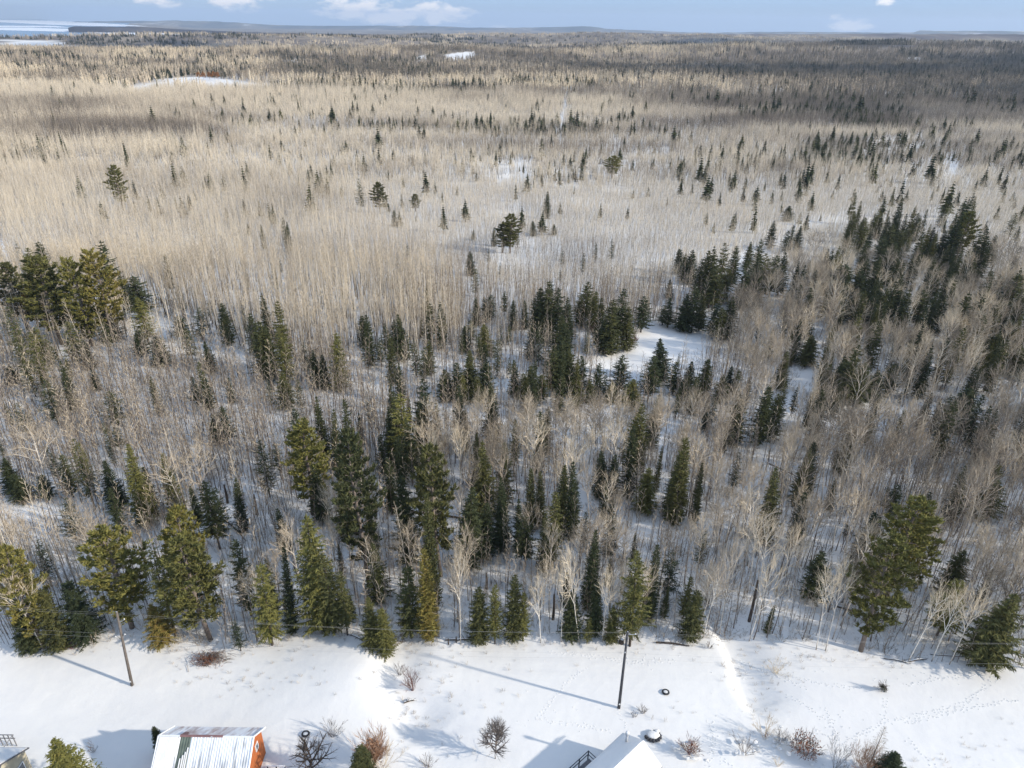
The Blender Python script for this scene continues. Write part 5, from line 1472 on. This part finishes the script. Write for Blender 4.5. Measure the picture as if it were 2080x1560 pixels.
def slope(name, y0, z0, y1, z1, x0, x1, mat, ribs, parent, lift=0.0, pitch=.23, amp=.05, th=.05):
    mb = MB(); n = int((x1-x0)/(pitch/2)); xs = [x0+(x1-x0)*i/n for i in range(n+1)]
    v = []
    for (yy, zz) in ((y0, z0), (y1, z1)):
        for i, xx in enumerate(xs): v.append((xx, yy, zz+lift+(amp if i % 2 and ribs else 0)))
    for (yy, zz) in ((y0, z0), (y1, z1)):
        for i, xx in enumerate(xs): v.append((xx, yy, zz+lift-th))
    m = n+1
    f = [(i, i+1, m+i+1, m+i) for i in range(n)]+[(2*m+i, 3*m+i, 3*m+i+1, 2*m+i+1) for i in range(n)]+[(i, 2*m+i, 2*m+i+1, i+1) for i in range(n)]+[(m+i, m+i+1, 3*m+i+1, 3*m+i) for i in range(n)]
    f += [(0, m, 3*m, 2*m), (n, 2*m+n, 3*m+n, m+n)]
    mb.add(v, f); return mb.build(name, mat, parent)
M_COR_N = corrug_mat('snowy_ribbed_steel', (.38, .39, .39), .34, .50); M_COR_F = corrug_mat('thin_snow_on_red_steel', (.44, .35, .33), .34, .56)
cuts = [-hx-.25, -3.3, -2.35, -1.35, -.2, 1.2, 2.6, hx+.25]
for i in range(7):
    slope('roof_sheet', .02, RZ, NE[0]-.25, NE[1]-.12, cuts[i]+.006, cuts[i+1]-.006, M_GREEN if i == 2 else M_COR_N, True, o)
    slope('roof_sheet', FE[0]+.2, FE[1]-.1, -.02, RZ, cuts[i]+.006, cuts[i+1]-.006, M_REDROOF if (i == 2 and False) else M_COR_F, True, o, pitch=.3)
# rounded snow patch at the left, snow tongues hanging over the green sheet
def roofpt(x, s, lift=.09): return (x, .02+(NE[0]-.27)*s, RZ+(NE[1]-.12-RZ)*s+lift)
def patch(poly, name='snow_patch', lift=.06, th=.05):
    mb = MB(); mb.slab([roofpt(x, s, lift+.02) for x, s in poly], th); mb.build(name, M_SNOW, o)
patch([(-4.3, .03), (-2.6, .03), (-2.42, .08), (-2.40, .25), (-2.75, .60), (-3.0, .68), (-3.3, .62), (-4.35, .60)])
for i, (x0, w, s0, s1) in enumerate([(-2.05, .10, .42, .9), (-1.85, .12, .36, .9), (-1.66, .1, .30, .9), (-1.50, .10, .22, .9), (-2.25, .09, .62, .95)]): patch([(x0, s0), (x0+w, s0), (x0+w, s1), (x0, s1)], 'snow_streak')
mb = MB(); mb.tube([(-hx-.22, 0, RZ+.03), (-2.4, 0, RZ+.05)], .09, 6); mb.tube([(1.6, 0, RZ+.03), (hx+.22, 0, RZ+.04)], .085, 6); mb.build('ridge_cap', M_WHITE, o)
mb = MB(); mb.tube([(-2.4, .02, RZ+.03), (1.6, .02, RZ+.03)], .12, 6); mb.build('ridge_cap', M_REDROOF, o)
mb = MB(); mb.slab([(-2.4, .9, RZ-.62), (-2.05, .9, RZ-.62), (-1.75, .1, RZ+.06), (-2.4, .1, RZ+.06)], .03); mb.build('ridge_flashing', M_REDROOF, o)
for (ya, za, yb_, zb) in ((.0, RZ+.02, FE[0]+.22, FE[1]-.1), (.0, RZ+.02, NE[0]-.27, NE[1]-.12)):
    for s in (-1, 1):
        mb = MB(); A = Vector((s*(hx+.3), ya, za)); B = Vector((s*(hx+.3), yb_, zb)); mb.tube([A, B], .09, 4); mb.build('barge_board', M_WHITE, o)
mb = MB(); mb.tube([(.55, .1, RZ), (.55, .1, RZ+.12)], [.22, .2], 8); mb.build('roof_vent', M_STEEL, o)
def window(parent, c, w, h, ax, mat=M_WHITE):
    d = (.06, w, h) if ax == 'x' else (w, .06, h)
    fo = empty('window', c); fo.parent = parent
    for k in (-1, 1):
        mb = MB(); mb.box((0, k*w/2, 0) if ax == 'x' else (k*w/2, 0, 0), (.08, .08, h+.08) if ax == 'x' else (.08, .08, h+.08)); mb.build('frame', mat, fo)
        mb = MB(); mb.box((0, 0, k*h/2), (.07, w-.08, .08) if ax == 'x' else (w-.08, .07, .08)); mb.build('frame', mat, fo)
    mb = MB(); mb.box((0, 0, 0), (.03, w-.06, h-.06) if ax == 'x' else (w-.06, .03, h-.06)); mb.build('pane', M_GLASS, fo)
window(o, (hx+.10, .55, 3.0), .55, .75, 'x')
mb = MB(); mb.box((hx+.12, -1.6, 1.05), (.05, .95, 2.0)); mb.build('door', M_WHITE, o)
# -- deck beside the shed
d = empty('deck', (-23.0, 43.0, 0)); tag(d, 'small dark railed deck beside the orange wall of the shed', 'deck')
for i in range(9): mb = MB(); mb.box((.15+i*.2, -.4, .5), (.18, 2.2, .05)); mb.build('board', M_GREYWOOD, d)
for px_, py_ in ((.1, .7), (1.75, .7), (1.75, -1.4), (.95, .7), (1.75, -.35)): mb = MB(); mb.box((px_, py_, .75), (.09, .09, 1.5)); mb.build('post', M_DARKW, d)
mb = MB(); mb.box((.93, .7, 1.48), (1.75, .1, .05)); mb.build('rail', M_WHITE, d)
mb = MB(); mb.box((1.75, -.4, 1.53), (.1, 2.2, .05)); mb.build('rail', M_WHITE, d)
mb = MB(); mb.box((.93, .7, 1.0), (1.6, .05, .05)); mb.build('rail', M_DARKW, d)
# -- white roofed house
rd = Vector((-.735, -.678, 0)); pn = Vector((-rd.y, rd.x, 0))          # ridge direction toward the viewer; pn points to the sunny side or away
cF = Vector((12.98, 44.95, 0)); hh = 2.42; Lh = 8.5; RZ2, EZ2 = 4.15, 2.85
h = empty('white_roofed_house', (0, 0, 0)); tag(h, 'low house under a smooth snow covered gable roof at the bottom edge', 'house')
def HP(a, s, z): p = cF+rd*a+pn*s; return (p.x, p.y, z)
mb = MB()
v = [HP(.25, -hh+.3, -.2), HP(.25, hh-.3, -.2), HP(Lh, hh-.3, -.2), HP(Lh, -hh+.3, -.2), HP(.25, -hh+.3, EZ2-.1), HP(.25, hh-.3, EZ2-.1), HP(Lh, hh-.3, EZ2-.1), HP(Lh, -hh+.3, EZ2-.1), HP(.25, 0, RZ2-.2), HP(Lh, 0, RZ2-.2)]
mb.add(v, [(0, 1, 5, 8, 4), (3, 7, 9, 6, 2), (0, 4, 7, 3), (1, 2, 6, 5)]); mb.build('walls', simple('grey_house_siding', (.33, .33, .32)), h)
for s in (-1, 1):
    mb = MB(); q = [HP(0, 0, RZ2-.03), HP(Lh, 0, RZ2-.03), HP(Lh, s*hh, EZ2-.03), HP(0, s*hh, EZ2-.03)]
    if s > 0: q = q[::-1]
    q = q if (Vector(q[1])-Vector(q[0])).cross(Vector(q[2])-Vector(q[0])).z > 0 else q[::-1]
    mb.slab(q, .08); mb.build('roof_slope', M_DRIP, h)
    # snow: a soft edged blanket with faint seams
    n = 16; k = 10; mb = MB(); V = []
    for i in range(n+1):
        for j in range(k+1):
            a = .02+(Lh-.04)*i/n; u = j/k; e = min(1, min(i, n-i)*.9+.25, j*1.3+.9, (k-j)*1.1+.22)
            V.append(HP(a, s*hh*u*.985, RZ2+(EZ2-RZ2)*u+.16*e+.018*math.sin(a*5.2)*(1 if s < 0 else .3)))
    ff_ = [(i*(k+1)+j, (i+1)*(k+1)+j, (i+1)*(k+1)+j+1, i*(k+1)+j+1) for i in range(n) for j in range(k)]
    if s < 0: ff_ = [q_[::-1] for q_ in ff_]
    mb.add(V, ff_); mb.build('roof_snow', M_SNOW, h, True)
lsgn = -1 if HP(0, -hh, 0)[0] < HP(0, hh, 0)[0] else 1
c = Vector(HP(.95, lsgn*1.25, RZ2-.55)); mb = MB(); mb.tube([c-Vector((0, 0, .3)), c+Vector((0, 0, 1.0))], .12, 10); mb.build('vent_pipe', M_STEEL, h, True)
mb = MB(); mb.tube([c+Vector((0, 0, .98)), c+Vector((0, 0, 1.2)), c+Vector((0, 0, 1.26))], [.19, .19, .05], 10); mb.build('vent_hood', M_STEEL, h, True)
mb = MB(); lump(mb, tuple(c+Vector((0, 0, 1.3))), (.18, .18, .09), 10, 4, .05); mb.build('snow_cap', M_SNOW, h, True)
# deck on its shady side
dk = empty('deck', (0, 0, 0)); tag(dk, 'narrow grey deck with dark rails on the left side of the white roofed house', 'deck')
D0 = Vector((7.95, 45.6, 0)); L2 = 5.0
def DP(a, s, z): p = D0+rd*a-pn*lsgn*s; return (p.x, p.y, z)
for i in range(10):
    mb = MB(); a0 = .12+i*.17; mb.slab([DP(0, a0, .62), DP(L2, a0, .62), DP(L2, a0+.15, .62), DP(0, a0+.15, .62)], .05); mb.build('board', M_GREYWOOD, dk)
for a in (0, 1.3, 2.6, 3.9): mb = MB(); mb.tube([DP(a, 0, 0), DP(a, 0, 1.62)], .06, 4); mb.build('post', M_DARKW, dk)
for s in (.9, 1.75): mb = MB(); mb.tube([DP(0, s, 0), DP(0, s, 1.6)], .06, 4); mb.build('post', M_DARKW, dk)
for z in (1.6, 1.1): mb = MB(); mb.tube([DP(0, 0, z), DP(L2, 0, z)], .045, 4); mb.build('rail', M_DARKW, dk); mb = MB(); mb.tube([DP(0, 0, z-.01), DP(0, 1.75, z-.01)], .045, 4); mb.build('rail', M_DARKW, dk)
# -- cream house at the left corner
CX, CY = -45.45, 44.2
c_ = empty('cream_house', (CX, CY, 0)); tag(c_, 'cream sided house with a grey snowy roof in the bottom left corner', 'house')
mb = MB(); v = [(-9, -6, -.2), (-.3, -6, -.2), (-.3, -.3, -.2), (-9, -.3, -.2), (-9, -6, 3.1), (-.3, -6, 3.1), (-.3, -.3, 2.9), (-9, -.3, 2.9), (-.3, -3.15, 4.85), (-9, -3.15, 4.85)]
mb.add(v, [(0, 1, 5, 4), (1, 2, 6, 8, 5), (2, 3, 7, 6), (3, 0, 4, 9, 7), (5, 8, 9, 4)]); mb.build('walls', M_CREAM, c_)
mb = MB(); mb.slab([(-9.2, 0, 3.0), (-9.2, -3.15, 5.05), (0, -3.15, 5.05), (0, 0, 3.0)], .1); mb.build('roof_slope', M_DRIP, c_)
mb = MB(); mb.slab([(-9.2, -6.3, 3.0), (0, -6.3, 3.0), (0, -3.16, 5.05), (-9.2, -3.16, 5.05)], .1); mb.build('roof_slope', M_DRIP, c_)
mb = MB(); mb.slab([(-9.1, -.12, 3.14), (-9.1, -3.15, 5.12), (-.1, -3.15, 5.12), (-.1, -.12, 3.14)], .07); mb.build('roof_snow', M_SNOW, c_)
for i, (a, z_) in enumerate([(-1.4, 1.9), (-3.6, 1.9)]): window(c_, (-.24, a, z_), .8, .9, 'x')
rl = empty('deck_rail', (-49.9, 46.5, 0)); tag(rl, 'little pale wooden railing behind the cream house at the left edge', 'railing')
for i in range(5): mb = MB(); mb.box((-.9+i*.45, 0, .8), (.07, .07, 1.6)); mb.build('post', M_GREYWOOD, rl)
for z in (1.55, 1.05): mb = MB(); mb.box((0, 0.05, z), (2.0, .05, .09)); mb.build('rail', M_GREYWOOD, rl)
mb = MB(); mb.tube([(.95, 0, 1.6), (.95, -1.6, 1.6)], .05, 4); mb.build('rail', M_GREYWOOD, rl)

# ------------------------------------------------------------------ the rust leaved oaks by the far farm field
for i, (px, yt, yb) in enumerate([(402, 152, 163), (412, 150, 163), (424, 148, 163), (434, 147, 163), (442, 152, 163)]):
    x, y, z, H = upright(px, yt, yb); H = max(H, 8)
    if i == 0: otr, ocr = bare_fan(701, 14, stemf=.25, limbs=14, spread=1.1, width=1.0, kids=(6, 6), twigw=.8); omt, omc = otr.mesh('trunk', M_BARK), ocr.mesh('crown', M_OAK)
    r_ = empty('oak_tree', (x, y, z), i*1.3); r_.scale = (H/14*1.2, H/14*1.2, H/14*1.1)
    for nm, me in (('trunk', omt), ('crown', omc)): link(bpy.data.objects.new(nm, me), r_)
    tag(r_, ['leftmost', 'second from left', 'middle', 'fourth from left', 'rightmost'][i]+' of the orange leaved oaks by the far snow field', 'oak', 'rust leaved oaks by the far snow field')

# ------------------------------------------------------------------ tracks in the snow: small rims and pits
TR = [[(1438, 1462), (1452, 1500), (1444, 1518), (1468, 1545), (1492, 1562)], [(1690, 1536), (1730, 1500), (1800, 1466), (1850, 1456), (1960, 1430), (2030, 1370)], [(1800, 1418), (1796, 1462)], [(1600, 1410), (1690, 1470), (1712, 1525)],
      [(1678, 1440), (1704, 1520)], [(1092, 1462), (1130, 1410), (1180, 1360)], [(1090, 1462), (1160, 1470), (1245, 1484)], [(1256, 1445), (1264, 1465), (1272, 1482)], [(1842, 1500), (1870, 1530), (1905, 1562)], [(1370, 1342), (1290, 1346), (1190, 1330), (1110, 1325)],
      [(1840, 1392), (1900, 1380), (1990, 1372)], [(1840, 1470), (1960, 1440), (2070, 1420)], [(1500, 1330), (1600, 1380), (1640, 1400)], [(1700, 1530), (1690, 1500), (1650, 1480)], [(1540, 1350), (1660, 1390), (1760, 1400)], [(1446, 1500), (1440, 1562)]]
fp = []
for tline in TR:
    g3 = [g0(*q) for q in tline]
    for (ax, ay), (bx, by) in zip(g3[:-1], g3[1:]):
        L = math.hypot(bx-ax, by-ay); n = int(L/.42)
        for i in range(n):
            for s in (-1, 1):
                u = (i+.5*(s > 0))/max(n, 1); fp.append((ax+(bx-ax)*u+random.gauss(0, .10)+s*.11*(by-ay)/L, ay+(by-ay)*u+random.gauss(0, .10)-s*.11*(bx-ax)/L))
for _ in range(160):
    px, py = random.choice([(random.gauss(1690, 40), random.gauss(1490, 30)), (random.gauss(1600, 60), random.gauss(1350, 14)), (random.gauss(1130, 40), random.gauss(1450, 30)), (random.gauss(1860, 60), random.gauss(1370, 14)), (random.gauss(1450, 16), random.gauss(1500, 30)), (random.gauss(1270, 70), random.gauss(1340, 10))])
    fp.append(g0(px, py))
fp = np.array(fp); fz = ground_z(fp[:, 0], fp[:, 1]); mb = MB()
for (x, y), z in zip(fp, fz):
    r1 = random.uniform(.045, .075); v = []
    for i in range(7): a = 6.283*i/7; v.append((x+r1*1.7*math.cos(a), y+r1*1.7*math.sin(a), z-.02))
    for i in range(7): a = 6.283*i/7; v.append((x+r1*math.cos(a), y+r1*math.sin(a), z+random.uniform(.02, .05)))
    v.append((x, y, z-.015))
    mb.add(v, [(i, (i+1) % 7, (i+1) % 7+7, i+7) for i in range(7)]+[(i+7, (i+1) % 7+7, 14) for i in range(7)])
tag(mb.build('footprints', M_SNOW), 'trails of footprints pressed into the snow field', kind='stuff')
# dry stems poking out of the snow
P_ = []
for (cx, cy, sx, sy, n) in [(560, 1390, 60, 22, 60), (440, 1370, 60, 18, 40), (880, 1400, 50, 40, 70), (950, 1440, 60, 50, 60), (1000, 1330, 120, 16, 50), (1580, 1370, 60, 20, 40), (2000, 1500, 60, 30, 30), (1900, 1540, 60, 20, 20), (1540, 1440, 30, 40, 60), (620, 1300, 60, 8, 60), (840, 1330, 20, 30, 60), (1500, 1340, 20, 30, 60), (1200, 1310, 300, 6, 200), (300, 1316, 160, 8, 140), (1750, 1335, 200, 12, 160), (560, 1320, 60, 14, 60), (1650, 1560, 100, 10, 30), (830, 1450, 20, 30, 60), (1370, 1450, 40, 20, 16)]:
    for _ in range(n//2): P_.append(g0(random.gauss(cx, sx), random.gauss(cy, sy)))
P_ = np.array(P_); zz = ground_z(P_[:, 0], P_[:, 1]); hs = rng.uniform(.15, .7, len(P_))
mass('dry_stems', 'dry weed stems poking out of the snow field', ['brush'], np.column_stack([P_, zz-.03]), rng.uniform(0, 6, len(P_)), np.stack([hs/1.7*1.1, hs/1.7*1.1, hs/1.7], -1), np.clip(.5+rng.normal(0, .2, len(P_)), 0, 1), rng.integers(0, 5, len(P_)))

# ------------------------------------------------------------------ fair weather clouds overhead to the right, whose shadows lie on the far woods
m, nt, b = newmat('cloud', 1, 0); b.inputs['Base Color'].default_value = (.9, .9, .92, 1); M_CLOUD = m
ALT = 1150.0; off = (ALT/math.tan(SUN_EL)*math.cos(SUN_AZ), ALT/math.tan(SUN_EL)*math.sin(SUN_AZ))
random.seed(99)
for (X, Y, rx, ry) in CLOUDS if 'CLOUDS' in globals() else [(620, 1230, 470, 150), (1250, 1500, 420, 190), (640, 800, 190, 110), (240, 1260, 200, 70), (-900, 2150, 420, 150), (300, 2250, 480, 110), (-250, 1500, 260, 70), (430, 640, 170, 50), (-950, 1650, 420, 100), (900, 1900, 500, 110), (1500, 3300, 900, 240), (-300, 3900, 1000, 240), (-2200, 3100, 600, 200)]:
    mb = MB(); n = max(8, int(rx*ry/2800))
    for i in range(n):
        a = random.uniform(0, 6.28); q = math.sqrt(random.random()); s = random.uniform(.16, .34)*min(rx, ry)*1.5*(1.25-.7*q)
        lump(mb, (rx*q*math.cos(a), ry*q*math.sin(a), random.uniform(0, 50)), (s*random.uniform(1, 1.9), s*random.uniform(.8, 1.1), s*.42), 12, 7, .12)
    o = mb.build('cloud', M_CLOUD, smooth=True); o.location = (X+off[0], Y+off[1], ALT); tag(o, 'white fair weather cloud high over the land', kind='structure')

# ------------------------------------------------------------------ the air
HAZE = 7.0e-5
mb = MB(); mb.box((0, 11900, 95), (34000, 25000, 400)); hz = mb.build('haze', None); tag(hz, 'thin blue winter haze over the whole land', kind='stuff')
m = bpy.data.materials.new('haze'); m.use_nodes = True; nt = m.node_tree; nt.nodes.clear()
pv = nt.nodes.new('ShaderNodeVolumePrincipled'); pv.inputs['Density'].default_value = HAZE; pv.inputs['Color'].default_value = (.74, .86, 1.0, 1); pv.inputs['Anisotropy'].default_value = .2
ou = nt.nodes.new('ShaderNodeOutputMaterial'); nt.links.new(pv.outputs[0], ou.inputs['Volume']); hz.data.materials.append(m)
